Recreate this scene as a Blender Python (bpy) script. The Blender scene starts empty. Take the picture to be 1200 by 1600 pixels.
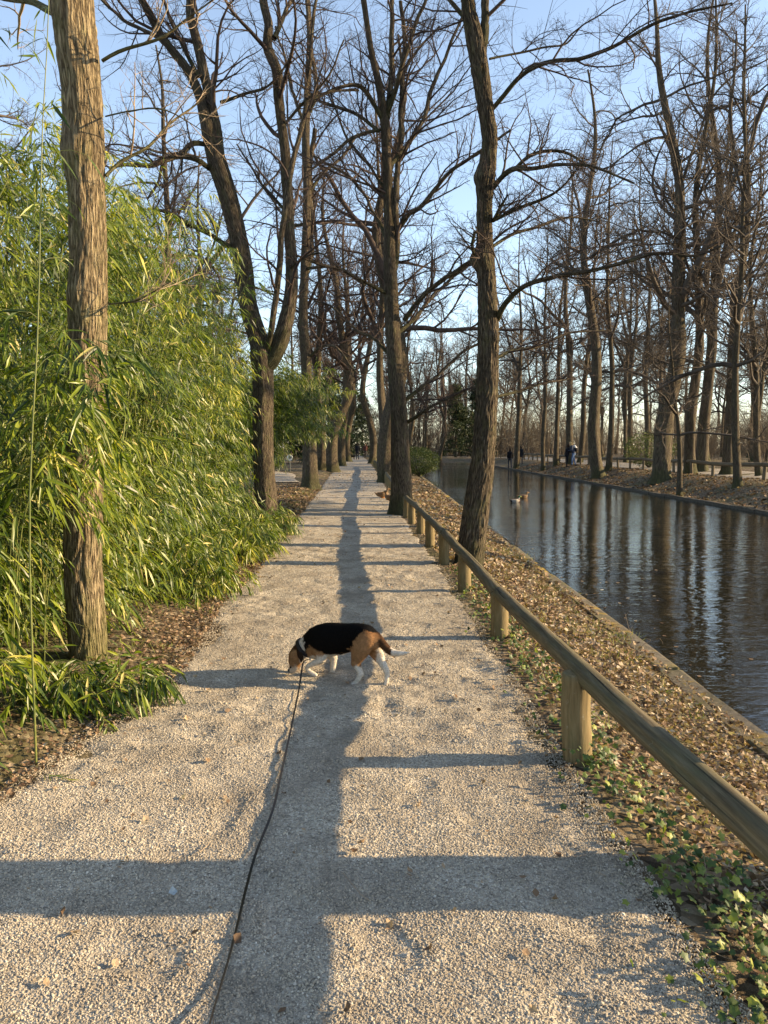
import bpy, math, random
import numpy as np
from mathutils import Vector

R = math.radians
SC = bpy.context.scene
COL = SC.collection
rng = np.random.default_rng(11)
random.seed(5)

# ------------------------------------------------------------------ camera, sky, sun, exposure
CAM_H = 1.55
FPX = 1202.0                       # focal length in pixels of the 1200x1600 photograph
PITCH = math.atan(101.0 / FPX)
cam_d = bpy.data.cameras.new('camera')
cam_d.sensor_fit = 'VERTICAL'
cam_d.sensor_height = 36.0
cam_d.lens = 36.0 * FPX / 1600.0
cam_d.clip_start = 0.05
cam_d.clip_end = 3000.0
cam = bpy.data.objects.new('camera', cam_d)
COL.objects.link(cam)
cam.location = (0, 0, CAM_H)
cam.rotation_euler = (R(90) - PITCH, 0, 0)
SC.camera = cam

SUN_EL = R(18.0)
SUN_AZ = R(-1.5)                   # degrees behind the camera's right hand side (negative: ahead)
to_sun = Vector((math.cos(SUN_EL) * math.cos(SUN_AZ), -math.cos(SUN_EL) * math.sin(SUN_AZ), math.sin(SUN_EL)))

world = bpy.data.worlds.new('World')
SC.world = world
world.use_nodes = True
wn = world.node_tree
wn.nodes.clear()
w_out = wn.nodes.new('ShaderNodeOutputWorld')
w_bg = wn.nodes.new('ShaderNodeBackground')
w_sky = wn.nodes.new('ShaderNodeTexSky')
w_sky.sky_type = 'NISHITA'
w_sky.sun_disc = False
w_sky.sun_elevation = SUN_EL
w_sky.sun_rotation = R(90) + SUN_AZ
w_sky.air_density = 1.0
w_sky.dust_density = 0.3
w_sky.ozone_density = 1.6
w_bg.inputs['Strength'].default_value = 0.11
w_hs = wn.nodes.new('ShaderNodeHueSaturation')      # whole sky graded paler and brighter, for a more neutral fill
w_hs.inputs['Saturation'].default_value = 0.82
w_hs.inputs['Value'].default_value = 1.12
wn.links.new(w_sky.outputs[0], w_hs.inputs['Color'])
wn.links.new(w_hs.outputs[0], w_bg.inputs[0])
wn.links.new(w_bg.outputs[0], w_out.inputs[0])

sun_d = bpy.data.lights.new('sun', 'SUN')
sun_d.energy = 5.0
sun_d.angle = R(0.5)
sun_d.color = (1.0, 0.75, 0.43)
sun = bpy.data.objects.new('sun', sun_d)
COL.objects.link(sun)
sun.location = to_sun * 100
sun.rotation_euler = to_sun.to_track_quat('Z', 'Y').to_euler()

SC.view_settings.view_transform = 'Standard'
SC.view_settings.look = 'None'
SC.view_settings.exposure = 1.5
SC.view_settings.gamma = 1.0
SC.view_settings.use_curve_mapping = False
SC.render.engine = 'CYCLES'
SC.cycles.max_bounces = 6
SC.cycles.diffuse_bounces = 3
SC.cycles.glossy_bounces = 3
SC.cycles.transmission_bounces = 3
SC.cycles.transparent_max_bounces = 4
SC.cycles.caustics_reflective = False
SC.cycles.caustics_refractive = False


# ------------------------------------------------------------------ small helpers
def at(px, py, Y):
    """world point seen at photograph pixel (px, py) at forward distance Y"""
    u, v = (px - 600.0) / FPX, (800.0 - py) / FPX
    c, s = math.cos(PITCH), math.sin(PITCH)
    d = np.array([u, c + v * s, -s + v * c])
    return np.array([0, 0, CAM_H]) + d * (Y / d[1])


def smooth01(t):
    t = np.clip(t, 0, 1)
    return t * t * (3 - 2 * t)


def _hash(ix, iy, iz):
    n = (ix * 374761393 + iy * 668265263 + iz * 2147483647 * 7 + 1274126177) & 0xFFFFFFFF
    n = ((n ^ (n >> 13)) * 1274126177) & 0xFFFFFFFF
    n = ((n ^ (n >> 16)) * 2246822519) & 0xFFFFFFFF
    return ((n ^ (n >> 15)) & 0xFFFFFF) / float(0xFFFFFF)


def vnoise(x, y, z=0.0):
    x, y, z = np.broadcast_arrays(np.asarray(x, float), np.asarray(y, float), np.asarray(z, float))
    fx, fy, fz = np.floor(x), np.floor(y), np.floor(z)
    ix, iy, iz = fx.astype(np.int64), fy.astype(np.int64), fz.astype(np.int64)
    tx, ty, tz = smooth01(x - fx), smooth01(y - fy), smooth01(z - fz)
    r = 0
    for a in (0, 1):
        for b in (0, 1):
            for c in (0, 1):
                w = (tx if a else 1 - tx) * (ty if b else 1 - ty) * (tz if c else 1 - tz)
                r = r + w * _hash(ix + a, iy + b, iz + c)
    return r


def norm(v):
    return v / np.maximum(np.linalg.norm(v, axis=-1, keepdims=True), 1e-9)


def tag(o, label=None, cat=None, group=None, kind=None):
    if label: o['label'] = label
    if cat: o['category'] = cat
    if group: o['group'] = group
    if kind: o['kind'] = kind
    return o


def empty(name, loc=(0, 0, 0), rz=0.0):
    o = bpy.data.objects.new(name, None)
    COL.objects.link(o)
    o.location = loc
    o.rotation_euler = (0, 0, rz)
    o.empty_display_size = 0.1
    return o


def mesh_data(name, V, faces, mats, smooth=True, attrs=None, midx=None):
    """faces: list of int arrays (n,3) or (n,4)"""
    V = np.asarray(V, np.float32)
    me = bpy.data.meshes.new(name)
    faces = [np.asarray(f, np.int32) for f in faces if len(f)]
    nl = sum(f.size for f in faces)
    npoly = sum(len(f) for f in faces)
    me.vertices.add(len(V))
    me.vertices.foreach_set('co', V.ravel())
    me.loops.add(nl)
    me.loops.foreach_set('vertex_index', np.concatenate([f.ravel() for f in faces]))
    me.polygons.add(npoly)
    tot = np.concatenate([np.full(len(f), f.shape[1], np.int32) for f in faces])
    start = np.concatenate([[0], np.cumsum(tot)[:-1]]).astype(np.int32)
    me.polygons.foreach_set('loop_start', start)
    me.polygons.foreach_set('use_smooth', np.full(npoly, bool(smooth)))
    if midx is not None:
        me.polygons.foreach_set('material_index', np.asarray(midx, np.int32))
    for k, (typ, val) in (attrs or {}).items():
        if typ == 'col':
            a = me.color_attributes.new(k, 'FLOAT_COLOR', 'POINT')
            c = np.ones((len(V), 4), np.float32)
            c[:, :3] = val
            a.data.foreach_set('color', c.ravel())
        elif typ == 'vec':
            a = me.attributes.new(k, 'FLOAT_VECTOR', 'POINT')
            a.data.foreach_set('vector', np.asarray(val, np.float32).ravel())
        else:
            a = me.attributes.new(k, 'FLOAT', 'POINT')
            a.data.foreach_set('value', np.asarray(val, np.float32).ravel())
    for m in (mats if isinstance(mats, (list, tuple)) else [mats]):
        me.materials.append(m)
    me.update(calc_edges=True)
    return me


def link(name, me, parent=None, loc=None):
    o = bpy.data.objects.new(name, me)
    COL.objects.link(o)
    if parent is not None: o.parent = parent
    if loc is not None: o.location = loc
    return o


class MB:
    """collects pieces into one mesh"""
    def __init__(s):
        s.V, s.F3, s.F4, s.n, s.A = [], [], [], 0, {}

    def add(s, V, f3=None, f4=None, **attrs):
        V = np.asarray(V, float).reshape(-1, 3)
        s.V.append(V)
        if f3 is not None and len(f3): s.F3.append(np.asarray(f3) + s.n)
        if f4 is not None and len(f4): s.F4.append(np.asarray(f4) + s.n)
        for k, v in attrs.items(): s.A.setdefault(k, []).append(np.asarray(v, float))
        s.n += len(V)

    def data(s, name, mat, smooth=True, types=None, offset=None):
        V = np.concatenate(s.V)
        if offset is not None: V = V - np.asarray(offset)
        fs = []
        if s.F3: fs.append(np.concatenate(s.F3))
        if s.F4: fs.append(np.concatenate(s.F4))
        at_ = {k: ((types or {}).get(k, 'f'), np.concatenate(v)) for k, v in s.A.items()}
        return mesh_data(name, V, fs, mat, smooth, at_)


def tubes(P, Rad, S, cap=False):
    """P (B,n,3), Rad (B,n) -> V, quads, bark coordinates (seamless)"""
    P = np.asarray(P, float); Rad = np.asarray(Rad, float)
    B, n, _ = P.shape
    T = np.empty_like(P)
    T[:, 1:-1] = P[:, 2:] - P[:, :-2]
    T[:, 0] = P[:, 1] - P[:, 0]
    T[:, -1] = P[:, -1] - P[:, -2]
    T = norm(T)
    mean = norm(P[:, -1] - P[:, 0])
    ref = np.where(np.abs(mean[:, 1:2]) < 0.8, np.array([[0, 1.0, 0]]), np.array([[1.0, 0, 0]]))
    N = norm(np.cross(T, ref[:, None, :]))
    Bn = np.cross(T, N)
    a = np.linspace(0, 2 * np.pi, S, endpoint=False)
    ca, sa = np.cos(a), np.sin(a)
    V = P[:, :, None, :] + Rad[:, :, None, None] * (N[:, :, None, :] * ca[None, None, :, None] + Bn[:, :, None, :] * sa[None, None, :, None])
    seg = np.concatenate([np.zeros((B, 1)), np.cumsum(np.linalg.norm(np.diff(P, axis=1), axis=2), axis=1)], axis=1)
    r0 = Rad.max(axis=1)[:, None, None]
    bark = np.empty((B, n, S, 3))
    bark[..., 0] = ca * r0
    bark[..., 1] = sa * r0
    bark[..., 2] = seg[:, :, None] + (np.arange(B) * 3.37 % 17)[:, None, None]
    idx = np.arange(B * n * S).reshape(B, n, S)
    nx = np.roll(idx, -1, axis=2)
    Q = np.stack([idx[:, :-1], nx[:, :-1], nx[:, 1:], idx[:, 1:]], axis=-1).reshape(-1, 4)
    return V.reshape(-1, 3), Q, bark.reshape(-1, 3)


def resample(pts, rad, n):
    """Catmull-Rom through pts, n points evenly along the length"""
    pts = np.asarray(pts, float); rad = np.asarray(rad, float)
    k = len(pts)
    ext = np.vstack([2 * pts[0] - pts[1], pts, 2 * pts[-1] - pts[-2]])
    fine, fr = [], []
    for i in range(k - 1):
        p0, p1, p2, p3 = ext[i], ext[i + 1], ext[i + 2], ext[i + 3]
        t = np.linspace(0, 1, 16, endpoint=(i == k - 2))[:, None]
        fine.append(0.5 * (2 * p1 + (p2 - p0) * t + (2 * p0 - 5 * p1 + 4 * p2 - p3) * t ** 2 + (3 * p1 - p0 - 3 * p2 + p3) * t ** 3))
        fr.append(rad[i] + (rad[i + 1] - rad[i]) * t[:, 0])
    fine, fr = np.concatenate(fine), np.concatenate(fr)
    s = np.concatenate([[0], np.cumsum(np.linalg.norm(np.diff(fine, axis=0), axis=1))])
    q = np.linspace(0, s[-1], n)
    return np.stack([np.interp(q, s, fine[:, j]) for j in range(3)], axis=1), np.interp(q, s, fr)


# ------------------------------------------------------------------ materials
class NT:
    def __init__(s, name):
        s.m = bpy.data.materials.new(name)
        s.m.use_nodes = True
        s.t = s.m.node_tree
        s.t.nodes.clear()
        s.out = s.n('ShaderNodeOutputMaterial')
        s.b = s.n('ShaderNodeBsdfPrincipled')
        s.l(s.b.outputs[0], s.out.inputs['Surface'])

    def n(s, t, **kw):
        nd = s.t.nodes.new(t)
        for k, v in kw.items(): setattr(nd, k, v)
        return nd

    def l(s, a, b): s.t.links.new(a, b)

    def coord(s, src='Object', attr=None, scale=(1, 1, 1)):
        mp = s.n('ShaderNodeMapping')
        mp.inputs['Scale'].default_value = scale
        if attr:
            a = s.n('ShaderNodeAttribute', attribute_name=attr)
            s.l(a.outputs['Vector'], mp.inputs['Vector'])
        else:
            tc = s.n('ShaderNodeTexCoord')
            s.l(tc.outputs[src], mp.inputs['Vector'])
        return mp.outputs[0]

    def pos(s, scale=(1, 1, 1)):
        mp = s.n('ShaderNodeMapping')
        mp.inputs['Scale'].default_value = scale
        g = s.n('ShaderNodeNewGeometry')
        s.l(g.outputs['Position'], mp.inputs['Vector'])
        return mp.outputs[0]

    def noise(s, vec, scale, detail=4, rough=0.6, dist=0.0):
        nd = s.n('ShaderNodeTexNoise')
        nd.inputs['Scale'].default_value = scale
        nd.inputs['Detail'].default_value = detail
        nd.inputs['Roughness'].default_value = rough
        nd.inputs['Distortion'].default_value = dist
        s.l(vec, nd.inputs['Vector'])
        return nd.outputs['Fac']

    def voro(s, vec, scale, feature='F1', out='Distance', rand=1.0):
        nd = s.n('ShaderNodeTexVoronoi', feature=feature)
        nd.inputs['Scale'].default_value = scale
        nd.inputs['Randomness'].default_value = rand
        s.l(vec, nd.inputs['Vector'])
        return nd.outputs[out]

    def ramp(s, fac, stops, interp='LINEAR'):
        nd = s.n('ShaderNodeValToRGB')
        cr = nd.color_ramp
        cr.interpolation = interp
        while len(cr.elements) < len(stops): cr.elements.new(0.5)
        for e, (p, c) in zip(cr.elements, stops):
            e.position = p
            e.color = tuple(c) + (1,) if len(c) == 3 else c
        s.l(fac, nd.inputs[0])
        return nd.outputs[0]

    def mix(s, fac, a, b, blend='MIX'):
        nd = s.n('ShaderNodeMix', data_type='RGBA', blend_type=blend)
        nd.inputs[0].default_value = fac if isinstance(fac, (int, float)) else 0
        if not isinstance(fac, (int, float)): s.l(fac, nd.inputs[0])
        for v, i in ((a, 6), (b, 7)):
            if isinstance(v, tuple): nd.inputs[i].default_value = v + (1,)
            else: s.l(v, nd.inputs[i])
        return nd.outputs[2]

    def math(s, op, a, b=0.0, clamp=False):
        nd = s.n('ShaderNodeMath', operation=op, use_clamp=clamp)
        for v, i in ((a, 0), (b, 1)):
            if isinstance(v, (int, float)): nd.inputs[i].default_value = v
            else: s.l(v, nd.inputs[i])
        return nd.outputs[0]

    def bump(s, h, strength=0.5, dist=0.01, prev=None):
        nd = s.n('ShaderNodeBump')
        nd.inputs['Strength'].default_value = strength
        nd.inputs['Distance'].default_value = dist
        s.l(h, nd.inputs['Height'])
        if prev is not None: s.l(prev, nd.inputs['Normal'])
        return nd.outputs[0]

    def fin(s, col=None, rough=0.8, normal=None, spec=0.3):
        if col is not None:
            if isinstance(col, tuple): s.b.inputs['Base Color'].default_value = col + (1,)
            else: s.l(col, s.b.inputs['Base Color'])
        if isinstance(rough, (int, float)): s.b.inputs['Roughness'].default_value = rough
        else: s.l(rough, s.b.inputs['Roughness'])
        s.b.inputs['Specular IOR Level'].default_value = spec
        if normal is not None: s.l(normal, s.b.inputs['Normal'])
        return s.m

    def translucent(s, col, amount):
        t = s.n('ShaderNodeBsdfTranslucent')
        if isinstance(col, tuple): t.inputs[0].default_value = col + (1,)
        else: s.l(col, t.inputs[0])
        mx = s.n('ShaderNodeMixShader')
        mx.inputs[0].default_value = amount
        s.l(s.b.outputs[0], mx.inputs[1])
        s.l(t.outputs[0], mx.inputs[2])
        s.l(mx.outputs[0], s.out.inputs['Surface'])


def mat_bark(name, dark, mid, light, sc=1.0, moss=0.0, bump=1.0):
    k = NT(name)
    v = k.coord(attr='bark', scale=(1, 1, 0.2))
    wob = k.noise(k.coord(attr='bark', scale=(1, 1, 0.6)), 9 * sc, 3)
    vv = k.n('ShaderNodeVectorMath', operation='ADD')
    k.l(v, vv.inputs[0])
    w2 = k.n('ShaderNodeVectorMath', operation='SCALE')
    comb = k.n('ShaderNodeCombineXYZ')
    k.l(wob, comb.inputs[0]); k.l(wob, comb.inputs[1])
    k.l(comb.outputs[0], w2.inputs[0]); w2.inputs['Scale'].default_value = 0.05 / sc
    k.l(w2.outputs[0], vv.inputs[1])
    e = k.voro(vv.outputs[0], 30 * sc, 'DISTANCE_TO_EDGE')
    rn = k.noise(k.coord(attr='bark', scale=(1, 1, 0.14)), 30 * sc, 3, 0.55, 0.3)
    rv = k.math('ABSOLUTE', k.math('SUBTRACT', rn, 0.5))
    ridge = k.ramp(k.math('ADD', k.math('MULTIPLY', e, 0.45), k.math('MULTIPLY', rv, 2.0)), [(0.02, (0, 0, 0)), (0.16, (0.5,) * 3), (0.40, (1, 1, 1))])
    fine = k.noise(k.coord(attr='bark', scale=(1, 1, 0.35)), 70 * sc, 5, 0.7)
    h = k.math('ADD', ridge, k.math('MULTIPLY', fine, 0.55))
    col = k.ramp(k.math('MULTIPLY', h, 0.66), [(0.08, dark), (0.42, mid), (0.85, light)])
    big = k.noise(k.coord(attr='bark', scale=(1, 1, 0.5)), 3.0, 3)
    col = k.mix(k.ramp(big, [(0.35, (0, 0, 0)), (0.75, (0.55,) * 3)]), col, tuple(c * 0.72 for c in mid))
    sx = k.n('ShaderNodeSeparateXYZ')
    ba = k.n('ShaderNodeAttribute', attribute_name='bark')
    k.l(ba.outputs['Vector'], sx.inputs[0])
    low = k.math('ADD', sx.outputs[2], k.math('MULTIPLY', k.noise(k.coord(attr='bark', scale=(1, 1, 0.6)), 5.0, 4), -0.9))
    col = k.mix(k.ramp(low, [(0.0, (0.7,) * 3), (0.35, (0, 0, 0))]), col, tuple(c * s_ for c, s_ in zip(mid, (0.75, 1.0, 0.6))))
    if moss > 0:
        mn = k.noise(k.coord(attr='bark', scale=(1, 1, 0.7)), 6.0, 5, 0.65)
        col = k.mix(k.ramp(mn, [(0.5, (0, 0, 0)), (0.68, (moss,) * 3)]), col, (0.16, 0.17, 0.06))
    return k.fin(col, 0.9, k.bump(h, bump, 0.022), 0.15)


M = {}
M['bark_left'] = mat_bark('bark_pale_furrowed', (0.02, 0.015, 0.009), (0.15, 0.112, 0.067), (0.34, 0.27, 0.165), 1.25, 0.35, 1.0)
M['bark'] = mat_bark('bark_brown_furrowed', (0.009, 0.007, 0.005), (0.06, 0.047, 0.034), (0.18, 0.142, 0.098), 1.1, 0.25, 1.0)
M['bark_far'] = mat_bark('bark_grey_brown', (0.018, 0.014, 0.010), (0.065, 0.051, 0.037), (0.15, 0.12, 0.085), 0.6, 0.25, 0.8)

k = NT('twig_bark')
nz = k.noise(k.pos(), 3.0, 2)
M['twig'] = k.fin(k.ramp(nz, [(0.3, (0.03, 0.021, 0.018)), (0.7, (0.085, 0.062, 0.052))]), 0.85, None, 0.2)
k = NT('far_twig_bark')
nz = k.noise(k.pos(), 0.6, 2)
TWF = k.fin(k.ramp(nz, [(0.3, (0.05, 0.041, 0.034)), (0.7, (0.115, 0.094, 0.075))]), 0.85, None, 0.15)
k = NT('pale_twig_bark')
nz = k.noise(k.pos(), 12.0, 2)
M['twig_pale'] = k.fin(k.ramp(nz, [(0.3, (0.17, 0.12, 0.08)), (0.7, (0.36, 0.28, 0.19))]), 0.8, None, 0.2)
k = NT('brush_twigs')
nz = k.noise(k.pos(), 0.35, 3)
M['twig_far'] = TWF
M['brush'] = k.fin(k.ramp(nz, [(0.3, (0.09, 0.074, 0.056)), (0.5, (0.165, 0.13, 0.093)), (0.72, (0.13, 0.112, 0.08))]), 0.9, None, 0.1)


def mat_leaf(name, stops, trans_amt, rough=0.45, spec=0.4, trans_gain=1.25):
    k = NT(name)
    a = k.n('ShaderNodeAttribute', attribute_name='tint')
    col = k.ramp(a.outputs['Fac'], stops)
    k.fin(col, rough, None, spec)
    g = k.mix(1.0, col, (trans_gain, trans_gain * 1.1, trans_gain * 0.5), 'MULTIPLY')
    k.translucent(g, trans_amt)
    return k.m


M['bamboo_leaf'] = mat_leaf('bamboo_leaf', [(0.0, (0.018, 0.036, 0.005)), (0.3, (0.058, 0.096, 0.007)), (0.7, (0.165, 0.20, 0.011)), (0.93, (0.34, 0.315, 0.035)), (1.0, (0.42, 0.36, 0.13))], 0.30, 0.40, 0.4)
M['ivy_leaf'] = mat_leaf('ivy_leaf', [(0.0, (0.02, 0.045, 0.016)), (0.45, (0.05, 0.085, 0.025)), (0.8, (0.12, 0.16, 0.035)), (1.0, (0.25, 0.27, 0.05))], 0.25, 0.5, 0.3)
M['dry_leaf'] = mat_leaf('dry_leaf', [(0.0, (0.06, 0.038, 0.025)), (0.3, (0.15, 0.092, 0.055)), (0.6, (0.28, 0.19, 0.118)), (0.85, (0.41, 0.315, 0.21)), (1.0, (0.54, 0.46, 0.35))], 0.2, 0.7, 0.2, 1.0)
M['grass'] = mat_leaf('grass_blade', [(0.0, (0.06, 0.10, 0.02)), (0.5, (0.16, 0.19, 0.05)), (1.0, (0.38, 0.31, 0.15))], 0.25, 0.6, 0.2)
M['conifer'] = mat_leaf('conifer_needles', [(0.0, (0.012, 0.022, 0.010)), (0.6, (0.035, 0.05, 0.02)), (1.0, (0.07, 0.08, 0.035))], 0.12, 0.7, 0.2)
M['shrub_leaf'] = mat_leaf('shrub_leaf', [(0.0, (0.03, 0.05, 0.012)), (0.6, (0.085, 0.11, 0.025)), (1.0, (0.17, 0.17, 0.05))], 0.22, 0.55, 0.25)

k = NT('bamboo_cane')
nz = k.noise(k.pos((1, 1, 3)), 6.0, 3)
M['cane'] = k.fin(k.ramp(nz, [(0.3, (0.06, 0.085, 0.018)), (0.7, (0.16, 0.165, 0.045))]), 0.45, None, 0.4)

# gravel of the path (fine relief; the larger stones are geometry)
k = NT('gravel_ground')
p = k.pos()
st = k.n('ShaderNodeTexVoronoi', feature='F1')
st.inputs['Scale'].default_value = 95
k.l(p, st.inputs['Vector'])
stone = k.ramp(k.n('ShaderNodeSeparateColor').outputs[0], [(0, (0.2,) * 3), (1, (1,) * 3)])
sep = [n for n in k.t.nodes if n.bl_idname == 'ShaderNodeSeparateColor'][0]
k.l(st.outputs['Color'], sep.inputs[0])
base = k.ramp(sep.outputs[0], [(0.0, (0.20, 0.174, 0.14)), (0.35, (0.34, 0.298, 0.237)), (0.7, (0.445, 0.392, 0.31)), (1.0, (0.56, 0.50, 0.405))])
patch = k.noise(p, 2.2, 5, 0.65)
base = k.mix(k.ramp(patch, [(0.36, (0.75,) * 3), (0.58, (0, 0, 0))]), base, (0.20, 0.168, 0.128))
soil = k.noise(p, 0.8, 3)
base = k.mix(k.ramp(soil, [(0.5, (0, 0, 0)), (0.75, (0.35,) * 3)]), base, (0.38, 0.32, 0.25))
h1 = k.math('SUBTRACT', 1.0, st.outputs['Distance'])
nz2 = k.noise(p, 40, 4, 0.7)
b1 = k.bump(h1, 0.9, 0.008)
b2 = k.bump(nz2, 0.7, 0.02, b1)
nz3 = k.noise(p, 7, 4, 0.6)
b3 = k.bump(nz3, 0.8, 0.06, b2)
M['gravel'] = k.fin(base, 0.92, b3, 0.2)

k = NT('gravel_stone')
oi = k.n('ShaderNodeObjectInfo')
pc = (k.ramp(oi.outputs['Random'], [(0.0, (0.205, 0.175, 0.138)), (0.25, (0.34, 0.292, 0.225)), (0.6, (0.415, 0.358, 0.273)), (0.92, (0.485, 0.425, 0.33)), (1.0, (0.62, 0.57, 0.49))]))
patch = k.noise(k.pos(), 2.2, 5, 0.65)
pc = k.mix(k.ramp(patch, [(0.36, (0.6,) * 3), (0.58, (0, 0, 0))]), pc, (0.25, 0.21, 0.16))
M['pebble'] = k.fin(pc, 0.85, None, 0.2)

# soil, leaf mould
k = NT('leafy_soil')
p = k.pos()
vor = k.n('ShaderNodeTexVoronoi', feature='F1')
vor.inputs['Scale'].default_value = 22
k.l(p, vor.inputs['Vector'])
sp = k.n('ShaderNodeSeparateColor')
k.l(vor.outputs['Color'], sp.inputs[0])
c1 = k.ramp(sp.outputs[0], [(0.0, (0.045, 0.034, 0.022)), (0.35, (0.105, 0.078, 0.052)), (0.7, (0.19, 0.145, 0.095)), (1.0, (0.31, 0.25, 0.17))])
gn = k.noise(p, 0.7, 5, 0.6)
c1 = k.mix(k.ramp(gn, [(0.45, (0, 0, 0)), (0.7, (0.6,) * 3)]), c1, (0.10, 0.105, 0.04))
fn = k.noise(p, 30, 5, 0.75)
M['soil'] = k.fin(c1, 0.95, k.bump(k.math('ADD', k.math('SUBTRACT', 1.0, vor.outputs['Distance']), fn), 1.0, 0.03), 0.1)

# water
k = NT('canal_water')
p = k.pos()
sx = k.n('ShaderNodeMapping'); sx.inputs['Scale'].default_value = (0.8, 1.9, 1.0); sx.inputs['Rotation'].default_value = (0, 0, R(14))
k.l(p, sx.inputs['Vector'])
wv1 = k.noise(sx.outputs[0], 1.9, 2, 0.45, 0.5)
wv2 = k.noise(sx.outputs[0], 8.0, 2, 0.5, 0.6)
calm = k.noise(p, 0.16, 2)
amp = k.ramp(calm, [(0.35, (0.35,) * 3), (0.65, (1, 1, 1))])
hh = k.math('ADD', wv1, k.math('MULTIPLY', wv2, 0.32))
hh = k.math('MULTIPLY', hh, amp)
mud = k.noise(p, 0.5, 3)
M['water'] = k.fin(k.ramp(mud, [(0.3, (0.008, 0.008, 0.005)), (0.7, (0.016, 0.015, 0.008))]), 0.03, k.bump(hh, 0.36, 0.05), 0.5)
k.b.inputs['IOR'].default_value = 2.0

# fence timber
def mat_log(name, a, b, c, moss):
    k = NT(name)
    v = k.coord(attr='bark', scale=(1, 1, 0.06))
    g = k.noise(v, 55, 5, 0.7)
    g2 = k.noise(k.coord(attr='bark', scale=(1, 1, 0.3)), 9, 5, 0.65)
    col = k.ramp(g, [(0.25, a), (0.5, b), (0.78, c)])
    col = k.mix(k.ramp(g2, [(0.45, (0, 0, 0)), (0.7, (moss,) * 3)]), col, (0.085, 0.088, 0.042))
    cr = k.noise(k.coord(attr='bark', scale=(1, 1, 0.025)), 38, 2, 0.5, 0.3)
    crk = k.ramp(cr, [(0.30, (0, 0, 0)), (0.345, (1, 1, 1))])
    col = k.mix(crk, (0.025, 0.018, 0.012), col)
    dots = k.noise(k.coord(attr='bark'), 30, 3, 0.6)
    col = k.mix(k.ramp(dots, [(0.66, (0, 0, 0)), (0.74, (0.4,) * 3)]), col, (0.28, 0.27, 0.22))
    return k.fin(col, 0.82, k.bump(k.math('ADD', k.math('MULTIPLY', g, 0.5), crk), 0.6, 0.008), 0.2)


M['rail'] = mat_log('weathered_rail_log', (0.042, 0.032, 0.018), (0.105, 0.083, 0.047), (0.20, 0.162, 0.10), 0.6)
M['post'] = mat_log('weathered_post_log', (0.075, 0.055, 0.028), (0.17, 0.125, 0.06), (0.28, 0.215, 0.115), 0.7)
M['far_fence'] = mat_log('old_fence_wood', (0.06, 0.046, 0.03), (0.125, 0.098, 0.064), (0.22, 0.18, 0.125), 0.3)

k = NT('mossy_kerb_stone')
p = k.pos()
n1 = k.noise(p, 18, 6, 0.7)
col = k.ramp(n1, [(0.3, (0.075, 0.062, 0.045)), (0.6, (0.17, 0.145, 0.105)), (0.8, (0.26, 0.23, 0.175))])
n2 = k.noise(p, 1.1, 5, 0.7)
col = k.mix(k.ramp(n2, [(0.48, (0, 0, 0)), (0.66, (0.8,) * 3)]), col, (0.115, 0.10, 0.03))
n3 = k.noise(p, 0.9, 4, 0.75, 0.4)
col = k.mix(k.ramp(n3, [(0.54, (0, 0, 0)), (0.62, (0.85,) * 3)]), col, (0.36, 0.235, 0.03))
M['kerb'] = k.fin(col, 0.9, k.bump(n1, 0.8, 0.015), 0.2)


k = NT('dark_kerb_stone')
n1 = k.noise(k.pos(), 14, 5, 0.7)
M['kerb_far'] = k.fin(k.ramp(n1, [(0.3, (0.04, 0.034, 0.026)), (0.7, (0.12, 0.105, 0.08))]), 0.9, k.bump(n1, 0.6, 0.015), 0.2)


def mat_vcol(name, rough=0.8, spec=0.2, bump=0.0, bscale=120, stretch=(1, 1, 1), sheen=0.0):
    k = NT(name)
    a = k.n('ShaderNodeAttribute', attribute_name='Col')
    nz = k.noise(k.pos(stretch), bscale, 4, 0.7)
    col = k.mix(1.0, a.outputs['Color'], k.ramp(nz, [(0.2, (0.62,) * 3), (0.8, (1.25,) * 3)]), 'MULTIPLY')
    k.fin(col, rough, k.bump(nz, bump, 0.006) if bump else None, spec)
    if sheen: k.b.inputs['Sheen Weight'].default_value = sheen
    return k.m


M['fur'] = mat_vcol('short_dog_fur', 0.8, 0.08, 0.6, 140, (0.5, 1, 1), 0.0)
M['cloth'] = mat_vcol('clothing_and_skin', 0.9, 0.15)
M['feather'] = mat_vcol('feathers', 0.7, 0.25, 0.4, 60)


def plain(name, col, rough=0.6, spec=0.3):
    k = NT(name)
    nz = k.noise(k.pos(), 25, 3)
    return k.fin(k.ramp(nz, [(0.3, tuple(c * 0.8 for c in col)), (0.7, col)]), rough, None, spec)


M['collar'] = plain('dark_collar_webbing', (0.012, 0.012, 0.016), 0.6)
M['metal'] = plain('collar_clip_metal', (0.55, 0.55, 0.55), 0.3, 0.6)
M['leash'] = plain('black_leash_webbing', (0.006, 0.006, 0.007), 0.5, 0.35)
M['sign_white'] = plain('white_sign_paint', (0.75, 0.75, 0.72), 0.5)
M['sign_dark'] = plain('grey_sign_paint', (0.10, 0.11, 0.11), 0.5)
M['scrap'] = plain('weathered_scrap', (0.34, 0.37, 0.37), 0.7)
M['eye'] = plain('dark_eye', (0.01, 0.007, 0.005), 0.15, 0.6)

# ------------------------------------------------------------------ ground profile
FENCE_Y = [-3.0, 1.3, 3.7, 6.1, 8.2, 10.2, 12.0, 13.8, 16.2, 17.6, 25, 35, 50, 69, 90, 140]
FENCE_X = [1.30, 1.10, .97, .93, .87, .81, .73, .66, .54, .47, .28, .06, -.45, -1.2, -2.1, -4.5]
LEFT_Y = [-3, 2.5, 3.15, 4.3, 5.2, 7.7, 9.3, 13.7, 21.7, 40, 60, 90, 140]
LEFT_X = [-2.1, -1.85, -1.75, -1.56, -1.46, -1.70, -1.64, -1.86, -2.17, -2.95, -3.6, -4.6, -7.0]


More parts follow.
